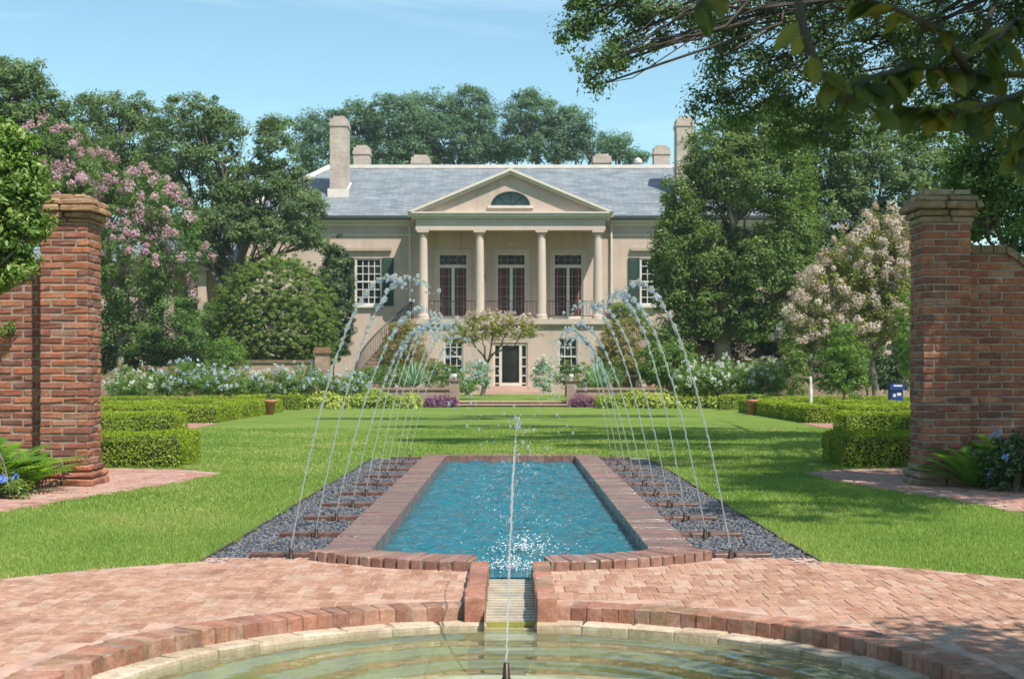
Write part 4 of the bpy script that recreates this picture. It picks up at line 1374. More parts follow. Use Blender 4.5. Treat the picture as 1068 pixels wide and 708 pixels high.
for k in range(3): mb.box(-1.05 - 0.2 * k, 1.05 + 0.2 * k, PF + 0.13 - 0.38 * (k + 1), PF + 0.13 - 0.38 * k - 0.002, 0.15, 0.50 - 0.11 * k)
hpart(mb, 'door_step', 'step_stone')
# balcony railing
mb = MB()
for (a, b) in ((CX[0] + 0.24, CX[1] - 0.24), (CX[1] + 0.24, CX[2] - 0.24), (CX[2] + 0.24, CX[3] - 0.24)):
    for z in (3.58, 4.22): mb.box(a, b, PF + 0.3, PF + 0.34, z, z + 0.035)
    n = int((b - a) / 0.13)
    for i in range(n + 1):
        xx = a + (b - a) * i / n
        mb.box(xx - 0.009, xx + 0.009, PF + 0.312, PF + 0.33, 3.615, 4.22)
hpart(mb, 'balcony_railing', 'iron')
# curved stairs
for s in (-1, 1):
    mb = MB(); rl_pts = [[], []]
    ns = 19
    sx, sy = 4.365, 61.3
    for i in range(ns):
        t0, t1 = math.pi / 2 * i / ns, math.pi / 2 * (i + 1) / ns
        z = 3.44 - (3.44 - 0.3) * (i + 0.5) / ns
        p = [(sx + ra * math.sin(t), sy + rb * math.cos(t)) for (ra, rb, t) in ((2.35, 3.5, t0), (2.35, 3.5, t1), (1.15, 2.3, t1), (1.15, 2.3, t0))]
        p = [(s * x, y_) for x, y_ in p]
        if s < 0: p = p[::-1]
        p = p[::-1]
        mb.poly([(x, y_, z) for x, y_ in p])
        for k in range(4):
            q0, q1 = p[k], p[(k + 1) % 4]
            mb.poly([(*q0, 0.0), (*q1, 0.0), (*q1, z), (*q0, z)])
    hpart(mb, 'staircase', 'limestone')
    mb = MB()
    for i in range(ns):
        t0, t1 = math.pi / 2 * i / ns - 0.004, math.pi / 2 * (i + 1) / ns + 0.018
        z = 3.44 - (3.44 - 0.3) * (i + 0.5) / ns
        p = [(sx + ra * math.sin(t), sy + rb * math.cos(t)) for (ra, rb, t) in ((2.34, 3.49, t0), (2.34, 3.49, t1), (1.16, 2.31, t1), (1.16, 2.31, t0))]
        p = [(s * x, y_) for x, y_ in p]
        if s > 0: p = p[::-1]
        mb.poly([(x, y_, z + 0.03) for x, y_ in p]); mb.poly([(x, y_, z - 0.03) for x, y_ in p[::-1]])
        for k in range(4):
            q0, q1 = p[k], p[(k + 1) % 4]
            mb.poly([(*q0, z - 0.03), (*q1, z - 0.03), (*q1, z + 0.03), (*q0, z + 0.03)])
    hpart(mb, 'tread', 'step_stone')
    mb = MB()
    for ra, rb in ((2.30, 3.45), (1.20, 2.35)):
        top = []
        for i in range(ns * 2 + 1):
            t_ = math.pi / 2 * i / (ns * 2)
            z = 3.44 - (3.44 - 0.3) * i / (ns * 2)
            p = (s * (sx + ra * math.sin(t_)), sy + rb * math.cos(t_))
            mb.tube([(*p, z), (*p, z + 0.92)], 0.013, 4)
            top.append((*p, z + 0.92))
        top.append((s * (sx + ra), sy - 0.4, 1.0))
        mb.tube(top, 0.035, 6)
        mb.tube([(q[0], q[1], q[2] - 0.8) for q in top[:-1]], 0.02, 4)
    hpart(mb, 'stair_railing', 'iron')
# downpipes
for x in (-4.55, 4.55):
    mb = MB(); mb.tube([(x, HY - 0.1, 0.2), (x, HY - 0.1, 7.8)], 0.05, 8); hpart(mb, 'downpipe', 'trim')
# low wings, half hidden behind trees
for s in (-1, 1):
    mb = MB()
    x0, x1 = sorted((s * 12.3, s * 23.0))
    mb.box(x0, x1, 69.5, 77, 0, 6.3)
    for k in range(6):
        xx = s * (12.9 + 1.6 * k)
        mb.box(xx - 0.2, xx + 0.2, 67.6, 68.0, 0.2, 5.9)
    mb.box(x0, x1, 67.4, 68.2, 5.902, 6.31)
    wg = hpart(mb, 'wing', 'stucco')
    mb = MB()
    a, b, c, d = (x0 - 0.3, 67.0, 6.31), (x1 + 0.3, 67.0, 6.31), (x1 + 0.3, 77.4, 6.31), (x0 - 0.3, 77.4, 6.31)
    e, f = (x0 + (3 if s < 0 else -0.3), 72.2, 8.9), (x1 - (3 if s > 0 else -0.3), 72.2, 8.9)
    mb.poly([a, b, f, e]); mb.poly([b, c, f]); mb.poly([c, d, e, f]); mb.poly([d, a, e]); mb.poly([a, d, c, b])
    hpart(mb, 'wing_roof', 'slate', wg)
    mb = MB()
    for k in range(5):
        xx = s * (13.7 + 1.6 * k)
        mb.box(xx - 0.45, xx + 0.45, 69.40, 69.498, 1.0, 5.0)
    hpart(mb, 'wing_window', 'window_glass', wg)

# ------------------------------------------------------------------ terrace, garden walls
mb = MB(); mb.box(-40, 40, 45.47, 90, -0.1, 0.16); tag(mb.build('terrace', 'lawn'), kind='structure')
a_, b_ = PX(475, 45.1), PX(592, 45.1)
st = thing('brick_steps', 'low pair of brick steps between lawn and the upper grass', 'steps', (0, 45.1, 0))
for k, (y0, y1, z0, z1) in enumerate(((44.9, 45.2, 0.0, 0.06), (45.2, 45.45, 0.0, 0.15))):
    mb = MB(); mb.box(a_ + .03 * k, b_ - .03 * k, y0 + 0.002, y1, z0, z1); mb.build('riser', 'garden_brick', st, loc=(0, 45.1, 0))
    mb = MB(); mb.box(a_ + .03 * k, b_ - .03 * k, y0 - 0.05, y1 - 0.052 if k == 0 else y1, z1 + 0.001, z1 + 0.032); mb.build('tread', 'step_stone', st, loc=(0, 45.1, 0))
for s, w in ((-1, 'left'), (1, 'right')):
    x = PX(474, 45) if s < 0 else PX(596, 45)
    o = thing('brick_post', 'low brick post with white ball at the %s end of the brick steps' % w, 'post', (x, 45.1, 0), group='low posts beside the steps')
    mb = MB(); mb.box(x - 0.15, x + 0.15, 44.95, 45.25, 0, 0.80); mb.build('post_body', 'garden_brick', o, loc=(x, 45.1, 0))
    mb = MB(); mb.box(x - 0.19, x + 0.19, 44.91, 45.29, 0.802, 0.88); mb.build('post_cap', 'cap_brick', o, loc=(x, 45.1, 0))
    mb = MB(); mb.lathe(x, 45.1, [(0.03, 0.88)] + [(0.075 * math.sin(math.pi * i / 8) + 0.005, 0.96 - 0.075 * math.cos(math.pi * i / 8)) for i in range(1, 8)], 12)
    mb.build('ball_finial', 'white_stone', o, smooth=True, loc=(x, 45.1, 0))
    a, b = sorted((s * 1.95 + (0.15 if s > 0 else -0.15) + 0.0, s * 4.6))
    if s < 0: a, b = -4.6, x - 0.155
    else: a, b = x + 0.155, 4.6
    mb = MB(); mb.box(a, b, 45.7, 45.95, 0, 0.52); mb.box(a - 0.0, b + 0.0, 45.66, 45.99, 0.522, 0.60)
    tag(mb.build('terrace_wall', 'garden_brick'), 'low brick terrace wall %s of the steps behind purple plants' % w, 'wall')
def garden_wall(s, label):
    x0, x1 = (5.4, 26) if s > 0 else (-26, -6.75)
    o = thing('garden_wall', label, 'wall', ((x0 + x1) / 2, 50, 0))
    L0 = ((x0 + x1) / 2, 50, 0)
    mb = MB(); mb.box(x0, x1, 49.85, 50.15, 0, 1.42); mb.build('brickwork', 'garden_brick', o, loc=L0)
    mb = MB(); mb.box(x0, x1, 49.80, 50.20, 1.422, 1.52); mb.build('coping', 'cap_brick_weathered', o, loc=L0)
garden_wall(-1, 'weathered garden brick wall behind the pale blue flowers at left'); garden_wall(1, 'shaded garden brick wall behind the white flowers at right')
for s, px, lab, hgt in ((-1, 336.5, 'brick gate post ending the left garden wall', 1.95), (1, 729.5, 'brick gate post with flared cap rising above white flowers', 2.0)):
    x = PX(px, 49.6)
    o = thing('gate_post', lab, 'post', (x, 49.6, 0))
    mb = MB(); mb.box(x - 0.24, x + 0.24, 49.36, 49.79, 0, hgt - 0.2); mb.build('post_body', 'garden_brick', o, loc=(x, 49.6, 0))
    mb = MB(); mb.box(x - 0.30, x + 0.30, 49.30, 49.79, hgt - 0.198, hgt - 0.1); mb.box(x - 0.27, x + 0.27, 49.33, 49.785, hgt - 0.098, hgt); mb.build('post_cap', 'cap_brick', o, loc=(x, 49.6, 0))

# ------------------------------------------------------------------ hedges
def hedge(label, pts, w, h, dens, L, seed, leaf='box_leaf', name='box_hedge', cat='hedge', group=None, rough=0.022, z0=0.0, core='hedge_core'):
    """clipped hedge along a polyline"""
    rng = np.random.default_rng(seed)
    o = thing(name, label, cat, (pts[0][0], pts[0][1], z0), group=group)
    b0 = np.array([pts[0][0], pts[0][1], z0])
    Vs, Fs, Ts = [], [], []
    core_mb = MB(); off = 0
    for k in range(len(pts) - 1):
        p, q = np.array(pts[k], float), np.array(pts[k + 1], float)
        d = q - p; Ln = np.linalg.norm(d); d /= Ln; nrm = np.array([-d[1], d[0]])
        e0, e1 = (w / 2 if k == 0 else w / 2), w / 2
        Ltot = Ln + e0 + e1
        areas = np.array([Ltot * w, Ltot * h, Ltot * h, w * h, w * h])
        n = int(areas.sum() * dens)
        f = rng.choice(5, n, p=areas / areas.sum())
        a = rng.random(n) * Ltot - e0; b = (rng.random(n) - 0.5) * w; c = rng.random(n) * h
        N = np.zeros((n, 3))
        top = f == 0; c[top] = h; N[top, 2] = 1
        m = f == 1; b[m] = w / 2; N[m, :2] = nrm
        m = f == 2; b[m] = -w / 2; N[m, :2] = -nrm
        m = f == 3; a[m] = -e0; N[m, :2] = -d
        m = f == 4; a[m] = Ln + e1; N[m, :2] = d
        # soften the top edges a bit and let the surface wander
        wob = rough * (np.sin(a * 5.1 + seed) + np.sin(b * 9 + a * 2.3) + np.sin(c * 11 + a * 3.7)) * 0.4 + rng.normal(0, rough * 0.45, n)
        et = np.where(top, np.maximum(np.maximum(np.abs(b) - (w / 2 - 0.13), 0), np.maximum(np.maximum(a - (Ln + e1 - 0.13), -e0 + 0.13 - a), 0)) / 0.13, 0)
        c = c - 0.055 * et ** 2
        es = np.where(top, 0, np.maximum(c - (h - 0.13), 0) / 0.13)
        wob = wob - 0.055 * es ** 2
        P = np.stack([p[0] + d[0] * a + nrm[0] * b, p[1] + d[1] * a + nrm[1] * b, z0 + c], 1) + N * wob[:, None]
        NN = N + rng.normal(0, 0.55, (n, 3)) + np.array([0, 0, 0.25]); NN /= np.linalg.norm(NN, axis=1, keepdims=True)
        s = 0.6 + 0.8 * rng.random(n)
        V, F = leaf_quads(P, NN, L * s, L * 0.6 * s, rng)
        Vs.append(V); Fs.append(F + off); off += len(V)
        tn = 0.45 + 0.12 * np.sin(a * 2.2 + seed) + rng.normal(0, 0.17, n)
        Ts.append(np.clip(tn, 0, 1))
        i0, i1, hw = -e0 + 0.07, Ln + e1 - 0.07, w / 2 - 0.07
        cs = [p + d * i0 - nrm * hw, p + d * i1 - nrm * hw, p + d * i1 + nrm * hw, p + d * i0 + nrm * hw]
        core_mb.poly([(*x, z0 + h - 0.065 - 0.004 * k) for x in cs])
        for i in range(4): core_mb.poly([(*cs[i], z0), (*cs[(i + 1) % 4], z0), (*cs[(i + 1) % 4], z0 + h - 0.065 - 0.004 * k), (*cs[i], z0 + h - 0.065 - 0.004 * k)])
    mesh_np('foliage', np.concatenate(Vs) - b0, np.concatenate(Fs), leaf, o, np.concatenate(Ts))
    core_mb.build('core_fill', core, o, loc=b0)  # solid dark green hull added inside the leaves to stop see-through
    return o
plain('hedge_core', (0.045, 0.06, 0.015), 0.95, 0.3, 8)
HG = 'clipped box hedges of the parterres'
for s, w in ((-1, 'left'), (1, 'right')):
    g = lambda L: [(s * x, y) for x, y in L]
    hedge('low box hedge beside the %s brick pier, nearest of the %s parterre' % (w, w), g([(4.1, 16.0), (9.5, 16.0)]), 1.05, 0.36, 5200, 0.023, 200 + s, group=HG)
    hedge('second clipped box hedge behind the one beside the %s pier' % w, g([(6.3, 25.6), (13, 25.6)]), 0.9, 0.34, 2600, 0.033, 210 + s, group=HG)
    hedge('diagonal box hedge between the two front hedges of the %s parterre' % w, g([(6.9, 24.6), (9.8, 18.5)]), 0.55, 0.33, 2600, 0.033, 220 + s, group=HG)
    hedge('box hedge bordering the lawn edge before the %s terracotta pot' % w, g([(6.45, 30.2), (6.45, 38.5)]), 0.6, 0.36, 2100, 0.036, 230 + s, group=HG)
    hedge('box hedge along the brick path at the front of the rear %s parterre' % w, g([(7.35, 30.15), (14, 30.15)]), 0.6, 0.36, 2100, 0.036, 240 + s, group=HG)
    hedge('back box hedge of the %s parterre under the flowering shrubs' % w, g([(7.4, 39.6), (15, 39.6)]), 0.7, 0.40, 1700, 0.04, 250 + s, group=HG)
    hedge('inner slanting box hedge rising to the middle of the rear %s parterre' % w, g([(7.2, 37.8), (9.6, 34.6), (14, 31.6)]), 0.5, 0.36, 1700, 0.04, 260 + s, group=HG)
    hedge('inner crossing box hedge of the rear %s parterre' % w, g([(7.4, 31.9), (9.0, 33.4)]), 0.5, 0.36, 1700, 0.04, 265 + s, group=HG)
    hedge('short box hedge between %s terracotta pot and yellow border' % w, g([(6.3, 41.4), (7.6, 41.4)]), 0.6, 0.42, 1700, 0.04, 270 + s, group=HG)
    hedge('yellow and green variegated border edging the far lawn at %s' % w, g([(2.95 if s > 0 else 3.1, 43.4), (6.6, 43.2)]), 0.55, 0.36, 900, 0.085, 280 + s, leaf='varieg_leaf', name='border_plants', cat='border', rough=0.12)
    hedge('purple leaved bedding plants at the foot of the %s terrace wall' % w, g([(1.95 if s < 0 else 2.2, 44.6), (3.75, 44.5)]), 0.5, 0.26, 1100, 0.06, 290 + s, leaf='purple_leaf', name='purple_plants', cat='bedding plants', rough=0.12)
    # terracotta pots
    x = PX(281 if s < 0 else 785, 36.2)
    o = thing('terracotta_pot', 'terracotta pot at the %s lawn edge by box hedge' % w, 'pot', (x, 36.2, 0), group='terracotta pots')
    if s < 0: x += 0
    mb = MB(); mb.lathe(0, 0, [(0.14, 0), (0.21, 0.34), (0.245, 0.35), (0.25, 0.43), (0.21, 0.43), (0.19, 0.38)], 20); mb.build('pot_body', 'terracotta', o, smooth=True)
    rng = np.random.default_rng(5 + s)
    C, D = clump_points([((0, 0, 0.45), (0.16, 0.16, 0.12))], 0.08, 90, rng, 0.3, -0.2)
    V, F, tn = clump_leaves(C, D, 0.08, 30, 0.07, 0.03, rng); mesh_np('plant', V, F, 'bush_leaf', o, tn)
    o.scale = (0.74, 0.74, 0.9)

# ------------------------------------------------------------------ flowering shrubs at the back of the parterres
FG = 'flowering shrubs before the garden wall'
def fshrub(label, px, py, rx, ry, D, leaf, fm, seed, frac=0.42, group=FG, L=0.075):
    bl = [B(px, py, D, rx, ry), B(px - rx * 0.45, py + ry * 0.3, D - 0.2, rx * 0.6, ry * 0.7), B(px + rx * 0.45, py + ry * 0.2, D - 0.2, rx * 0.6, ry * 0.75)]
    shrub('flowering_shrub', label, (PX(px, D), D, 0), bl, leaf, L, L * 0.55, 24, 0.17, 26, seed=seed, group=group,
          flowers=(fm, frac, 0.085, 18, 0.05, lambda c, d: d[1] < 0.5 and d[2] > -0.35))
for i, (px, py, rx, ry, fm, lab) in enumerate((
        (140, 401, 30, 17, 'white_petal', 'green flowering shrub with few pale blooms next to the sunlit pier'),
        (193, 397, 34, 19, 'pale_blue_petal', 'pale blue flowering shrub below the pink crape myrtle'),
        (240, 401, 30, 15, 'pale_blue_petal', 'pale blue flowering shrub below the round bush, left half'),
        (285, 403, 30, 14, 'white_petal', 'whitish flowering shrub behind the left terracotta pot'),
        (316, 399, 28, 17, 'pale_blue_petal', 'bushy pale blue flowering shrub just left of the gate post'),
        (360, 403, 26, 12, 'pale_blue_petal', 'low pale blue flowering shrub right of the left gate post'))):
    fshrub(lab, px, py, rx, ry, 43.6 + 0.3 * (i % 2), 'bright_leaf', fm, 300 + i)
for i, (px, py, rx, ry, lab) in enumerate(((728, 395, 26, 19, 'white flowering shrub left in the right hand row, before the flared gate post'),
        (762, 395, 30, 18, 'white flowering shrub in the middle of the right hand row'), (795, 394, 26, 19, 'white flowering shrub beside the pale green sapling at right'))):
    fshrub(lab, px, py, rx, ry, 43.5, 'bright_leaf', 'white_petal', 320 + i)

# ------------------------------------------------------------------ plants near the house
def bush(label, px, py, rx, ry, D, leaf, seed, name='bush', L=0.11, per=12, cr=0.24, nl=40, extra=(), base_z=0.16, **kw):
    bl = [B(px, py, D, rx, ry)] + [B(a, b, D - 0.3, c, e) for a, b, c, e in extra]
    return shrub(name, label, (PX(px, D), D, base_z), bl, leaf, L, L * 0.5, per, cr, nl, seed=seed, **kw)
bush('large round clipped evergreen bush left of the house', 288, 330, 55, 57, 52.5, 'bush_leaf', 401, extra=((288, 352, 53, 40),), tone0=0.5, per=46, cr=0.12, nl=36, inner=0.95, tone_sd=0.1, r0=0.08, low=-0.8, L=0.10)
bush('dark upright magnolia against the house by the left window', 349, 315, 19, 60, 59, 'dark_leaf', 402, name='magnolia', L=0.16, extra=((345, 350, 20, 32), (352, 285, 14, 28)), per=12, cr=0.25, nl=45, cat='magnolia')
bush('bright green leafy shrub in front of the right stairs', 698, 374, 27, 30, 48.6, 'bright_leaf', 403, extra=((684, 385, 15, 22), (712, 383, 15, 22)), per=20, L=0.12)
bush('bronze green shrub in front of the left curved stairs', 420, 360, 21, 27, 58.8, 'bronze_leaf', 404, extra=((412, 372, 16, 18), (430, 374, 16, 16)), per=18, base_z=0.16)
bush('bronze green shrub in front of the right curved stairs', 646, 361, 22, 28, 58.8, 'bronze_leaf', 405, extra=((655, 374, 16, 18), (636, 374, 16, 16)), per=18)
bush('tall green vine covering the right stair railing', 660, 332, 22, 12, 61.2, 'bush_leaf', 406, name='climbing_vine', per=14, cr=0.2, nl=34, extra=((676, 346, 14, 10), (645, 322, 12, 9)), cat='vine')
bush('small bright green bush at the foot of the left stairs', 383, 392, 22, 9, 53, 'bright_leaf', 407)
bush('low green bush by the far left garden wall', 228, 372, 24, 20, 47, 'bright_leaf', 408, L=0.1, extra=((205, 380, 18, 12), (246, 378, 16, 14)))
bush('pale grey green perennial left of the garden door', 497, 392, 16, 16, 50, 'grey_leaf', 409, L=0.09, per=26, cr=0.14, nl=26, name='perennial', cat='perennial', trunk=False, flowers=('pale_blue_petal', 0.5, 0.06, 14, 0.05, lambda c, d: True))
bush('grey green flowering perennial right of the garden door', 567, 392, 13, 17, 50, 'grey_leaf', 410, L=0.09, per=26, cr=0.14, nl=26, name='perennial', cat='perennial', trunk=False, flowers=('white_petal', 0.5, 0.06, 14, 0.05, lambda c, d: True))
bush('yellow green mound on the upper grass left of the door', 487, 404, 13, 8, 49, 'bright_leaf', 411, L=0.08, per=30, cr=0.12, name='perennial', cat='perennial', trunk=False)
bush('leafy perennial left of the left agave', 410, 393, 18, 15, 48.5, 'myrtle_leaf', 412, L=0.09, per=24, cr=0.16, nl=26, name='perennial', cat='perennial', trunk=False)
bush('feathery bronze perennial behind the left agave', 442, 387, 22, 14, 50, 'bronze_leaf', 413, L=0.09, per=24, cr=0.16, nl=26, name='perennial', cat='perennial', trunk=False)
bush('soft green perennial between left agave and low post', 458, 395, 15, 17, 48, 'myrtle_leaf', 414, L=0.09, per=24, cr=0.16, nl=26, name='perennial', cat='perennial', trunk=False)
bush('green perennial right of the right low post', 609, 396, 16, 17, 47.5, 'bright_leaf', 415, L=0.09, per=24, cr=0.16, nl=26, name='perennial', cat='perennial', trunk=False)
bush('green perennial behind the right agave', 634, 392, 20, 15, 49, 'myrtle_leaf', 416, L=0.09, per=24, cr=0.16, nl=26, name='perennial', cat='perennial', trunk=False)
bush('dark leafy shrub below the right ground floor window', 590, 392, 11, 14, 55, 'myrtle_leaf', 417, L=0.1, per=20, cr=0.18, nl=30)
bush('dark leafy shrub below the left ground floor window', 470, 392, 14, 10, 54, 'myrtle_leaf', 418, L=0.1, per=20, cr=0.18, nl=30)
def agave(label, px, D, seed):
    x = PX(px, D); o = thing('agave', label, 'agave', (x, D, 0.45))
    r = random.Random(seed); V = []; F = []; T = []
    for i in range(70):
        a = r.random() * 6.283; el = r.uniform(0.35, 1.45); L = r.uniform(0.8, 1.15)
        ca, sa_ = math.cos(a), math.sin(a); w = 0.035
        for k in range(4):
            b = len(V)
            for f in (k / 4, (k + 1) / 4):
                rr = L * f * math.cos(el); zz = 0.15 + L * f * math.sin(el) - 0.12 * f * f
                ww = w * (1 - f ** 2) + 0.002
                V += [(ca * rr - sa_ * ww, sa_ * rr + ca * ww, zz), (ca * rr + sa_ * ww, sa_ * rr - ca * ww, zz)]
            F.append((b, b + 1, b + 3, b + 2)); T.append(r.random())
    mesh_np('foliage', V, F, 'agave_leaf', o, T)
agave('spiky grey green agave left of the brick steps', 432, 46.3, 1); agave('spiky grey green agave right of the brick steps', 625, 46.3, 2)
o = thing('terracotta_urn', 'wide terracotta planter on the terrace beneath the right stairs', 'planter', (PX(653, 52), 52, 0.16))
mb = MB(); mb.lathe(0, 0, [(0.28, 0), (0.30, 0.2), (0.34, 0.62), (0.44, 0.68), (0.46, 0.78), (0.38, 0.78), (0.36, 0.7)], 20); mb.build('pot_body', 'terracotta', o, smooth=True)
rng = np.random.default_rng(9)
C, D = clump_points([((0, 0, 0.9), (0.3, 0.3, 0.2))], 0.1, 40, rng, 0.3, -0.2)
V, F, tn = clump_leaves(C, D, 0.1, 30, 0.09, 0.045, rng); mesh_np('plant', V, F, 'bronze_leaf', o, tn)

# small flowering tree in front of the garden door
D0 = 58.0
bl = [B(500, 345, D0, 26, 15), B(535, 345, D0, 22, 14), B(480, 352, D0, 18, 10), B(515, 338, D0, 30, 10), B(552, 347, D0, 12, 9)]
tree('flowering_tree', 'low spreading rose flowered tree with crooked trunk before the garden door', 'tree', (PX(503, D0), D0, 0.16), bl, 'rose_leaf', 0.09, 0.05, 18, 0.2, 24, r0=0.085, seed=451, bark='bark', fork=0.5, sub=6,
     flowers=('pale_pink_petal', 0.42, 0.13, 26, 0.07, lambda c, d: d[2] > -0.3))
# white ornament, blue bin
orn = o = thing('garden_ornament', 'slim white stone ornament standing amid the right parterre', 'ornament', (PX(845.5, 34), 34, 0))
mb = MB(); mb.box(-0.09, 0.09, -0.09, 0.09, 0, 0.2); mb.build('plinth', 'white_stone', o)
mb = MB(); mb.lathe(0, 0, [(0.075, 0.2), (0.06, 0.3), (0.075, 0.5), (0.08, 0.62), (0.05, 0.75), (0.055, 0.85), (0.05, 0.93), (0.01, 0.97)], 14); mb.build('figure', 'white_stone', o, smooth=True)
orn.scale = (0.62, 0.62, 1.0)
BX = PX(934, 36.5)
o = thing('recycling_bin', 'dark blue plastic bin half hidden behind hedges at right', 'bin', (BX, 36.5, 0))
mb = MB()
for z0, z1, w in ((0.0, 0.62, 0.15), (0.622, 0.70, 0.185)): mb.box(-w, w, -w, w, z0, z1)
mb.build('bin_body', 'blue_plastic', o)
mb = MB(); mb.box(-0.19, 0.19, -0.19, 0.19, 0.702, 0.76); mb.box(-0.12, 0.12, -0.12, 0.12, 0.762, 0.79); mb.build('bin_lid', 'blue_plastic', o)
mb = MB(); mb.box(-0.10, 0.12, -0.194, -0.1905, 0.71, 0.75)
for k, (a, b) in enumerate(((-0.1, -0.03), (0.0, 0.1))): mb.box(a, b, -0.1535, -0.1505, 0.45 + 0.03 * k, 0.52 + 0.03 * k)
mb.build('bin_lettering', 'white_paint', o)

# ------------------------------------------------------------------ trees
OG = 'live oaks left of the house'
tree('live_oak', 'tall live oak at the far left edge, highest on that side', 'tree', (PX(0, 47), 47, 0), [B(22, 82, 47, 24, 24), B(50, 112, 47, 20, 18), B(-10, 100, 47, 40, 40), B(25, 145, 47, 50, 40), B(-40, 150, 47, 50, 60), B(20, 200, 47, 50, 50), B(72, 165, 47, 30, 35)],
     'oak_leaf', 0.16, 0.085, 6.5, 0.40, 52, r0=0.24, seed=501, group=OG, sub=8)
tree('live_oak', 'live oak with bare forked twigs behind the pink crape myrtle', 'tree', (PX(120, 60), 60, 0), [B(112, 115, 60, 34, 20), B(145, 122, 60, 18, 22), B(95, 145, 60, 28, 25), B(135, 160, 60, 40, 30), B(110, 200, 60, 60, 40), B(160, 195, 60, 35, 35)],
     'oak_leaf', 0.18, 0.095, 4.6, 0.45, 50, r0=0.24, seed=502, group=OG, sub=9)
tree('live_oak', 'spreading live oak overlapping the left end of the slate roof', 'tree', (PX(235, 56), 56, 0), [B(200, 125, 56, 36, 24), B(232, 135, 56, 22, 22), B(180, 160, 56, 34, 28), B(225, 170, 56, 36, 24), B(288, 155, 56, 22, 34), B(270, 195, 56, 40, 20), B(310, 215, 56, 30, 22), B(175, 215, 56, 30, 34), B(235, 235, 56, 55, 24), B(285, 245, 56, 45, 22), B(325, 250, 56, 14, 20), B(252, 212, 56, 30, 24), B(212, 262, 56, 24, 20), B(230, 200, 56, 24, 20), B(295, 190, 56, 24, 20)],
     'oak_leaf', 0.165, 0.088, 5.0, 0.40, 50, r0=0.24, seed=503, group=OG, sub=7)
BG_ = 'oaks behind the mansion'
tree('live_oak', 'tall oak rising behind the tall left chimney', 'tree', (PX(370, 95), 95, 0), [B(332, 140, 95, 22, 22), B(372, 128, 95, 26, 20), B(412, 130, 95, 34, 30), B(350, 170, 95, 40, 26), B(405, 165, 95, 44, 26)],
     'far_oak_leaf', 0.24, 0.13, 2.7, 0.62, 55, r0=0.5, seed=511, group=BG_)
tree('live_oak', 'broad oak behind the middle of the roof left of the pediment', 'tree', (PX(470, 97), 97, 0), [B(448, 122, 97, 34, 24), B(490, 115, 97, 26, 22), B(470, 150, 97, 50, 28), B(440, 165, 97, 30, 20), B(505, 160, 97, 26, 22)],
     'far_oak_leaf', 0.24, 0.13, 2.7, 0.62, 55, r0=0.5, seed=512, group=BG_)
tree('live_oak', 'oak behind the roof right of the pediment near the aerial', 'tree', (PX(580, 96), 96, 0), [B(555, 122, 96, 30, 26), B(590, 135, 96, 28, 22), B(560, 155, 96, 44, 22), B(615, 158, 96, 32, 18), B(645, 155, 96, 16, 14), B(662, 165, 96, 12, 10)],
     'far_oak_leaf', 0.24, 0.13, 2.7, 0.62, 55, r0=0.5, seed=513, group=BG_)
RG = 'trees right of the house'
tree('evergreen_tree', 'dense sunlit evergreen tree hiding the right end of the house', 'tree', (PX(756, 49), 49, 0), [B(752, 165, 49, 38, 40), B(715, 205, 49, 22, 30), B(790, 195, 49, 56, 50), B(735, 270, 49, 42, 42), B(795, 285, 49, 52, 48), B(755, 320, 49, 48, 30), B(715, 250, 49, 22, 38), B(820, 245, 49, 30, 40), B(706, 305, 49, 22, 34), B(725, 340, 49, 34, 20), B(800, 340, 49, 44, 26), B(700, 275, 49, 14, 30), B(702, 262, 49, 18, 48), B(800, 142, 49, 42, 30)],
     'bush_leaf', 0.15, 0.075, 6.5, 0.38, 60, r0=0.3, seed=521, group=RG, inner=0.6, bark='pale_bark', tone0=0.30)
tree('evergreen_tree', 'dark shaded evergreen tree behind the pale pink crape myrtle', 'tree', (PX(890, 52), 52, 0), [B(870, 160, 52, 50, 50), B(920, 190, 52, 55, 60), B(860, 240, 52, 50, 50), B(900, 300, 52, 70, 60), B(845, 310, 52, 40, 50), B(830, 350, 52, 40, 30), B(810, 190, 52, 40, 50), B(830, 270, 52, 40, 50), B(840, 140, 52, 40, 30), B(980, 210, 52, 60, 70), B(960, 310, 52, 60, 60)],
     'oak_leaf', 0.17, 0.09, 4.6, 0.42, 55, r0=0.35, seed=522, group=RG, inner=0.7)
tree('evergreen_tree', 'green tree above the shaded brick wall at the right edge', 'tree', (PX(1050, 19), 19, 0), [B(1040, 215, 19, 40, 60), B(1075, 190, 19, 50, 70), B(1010, 190, 19, 28, 30), B(1080, 280, 19, 50, 40), B(1050, 165, 19, 50, 22)],
     'myrtle_leaf', 0.09, 0.045, 15, 0.24, 50, r0=0.09, seed=523, flowers=('pink_petal', 0.06, 0.09, 20, 0.04, lambda c, d: d[2] > 0.2))
# overhanging live oak from the right
bl = [B(615, 18, 19, 26, 24), B(640, -10, 19, 40, 26), B(625, 65, 18.5, 20, 18), B(615, 92, 18.5, 9, 14), B(690, 15, 19, 36, 22), B(745, 25, 20, 34, 34), B(770, 75, 20, 40, 34), B(800, 20, 20, 50, 40), B(845, 85, 20, 46, 40), B(900, 40, 20, 60, 50), B(925, 110, 20, 50, 34), B(985, 70, 21, 60, 50), B(1050, 60, 21, 60, 60), B(870, -30, 21, 110, 40), B(1010, -30, 21, 110, 50)]
bl += [B(632, 70, 19, 22, 12), B(655, 55, 19, 18, 12), B(685, 40, 19.4, 22, 14), B(600, 40, 19, 16, 20), B(640, 42, 19, 16, 14), B(664, 20, 19.4, 22, 16), B(605, 5, 19, 20, 14), B(785, 115, 21, 40, 28), B(740, 108, 20.5, 20, 22), B(850, 140, 21, 46, 28), B(1000, 130, 21.5, 60, 34)]
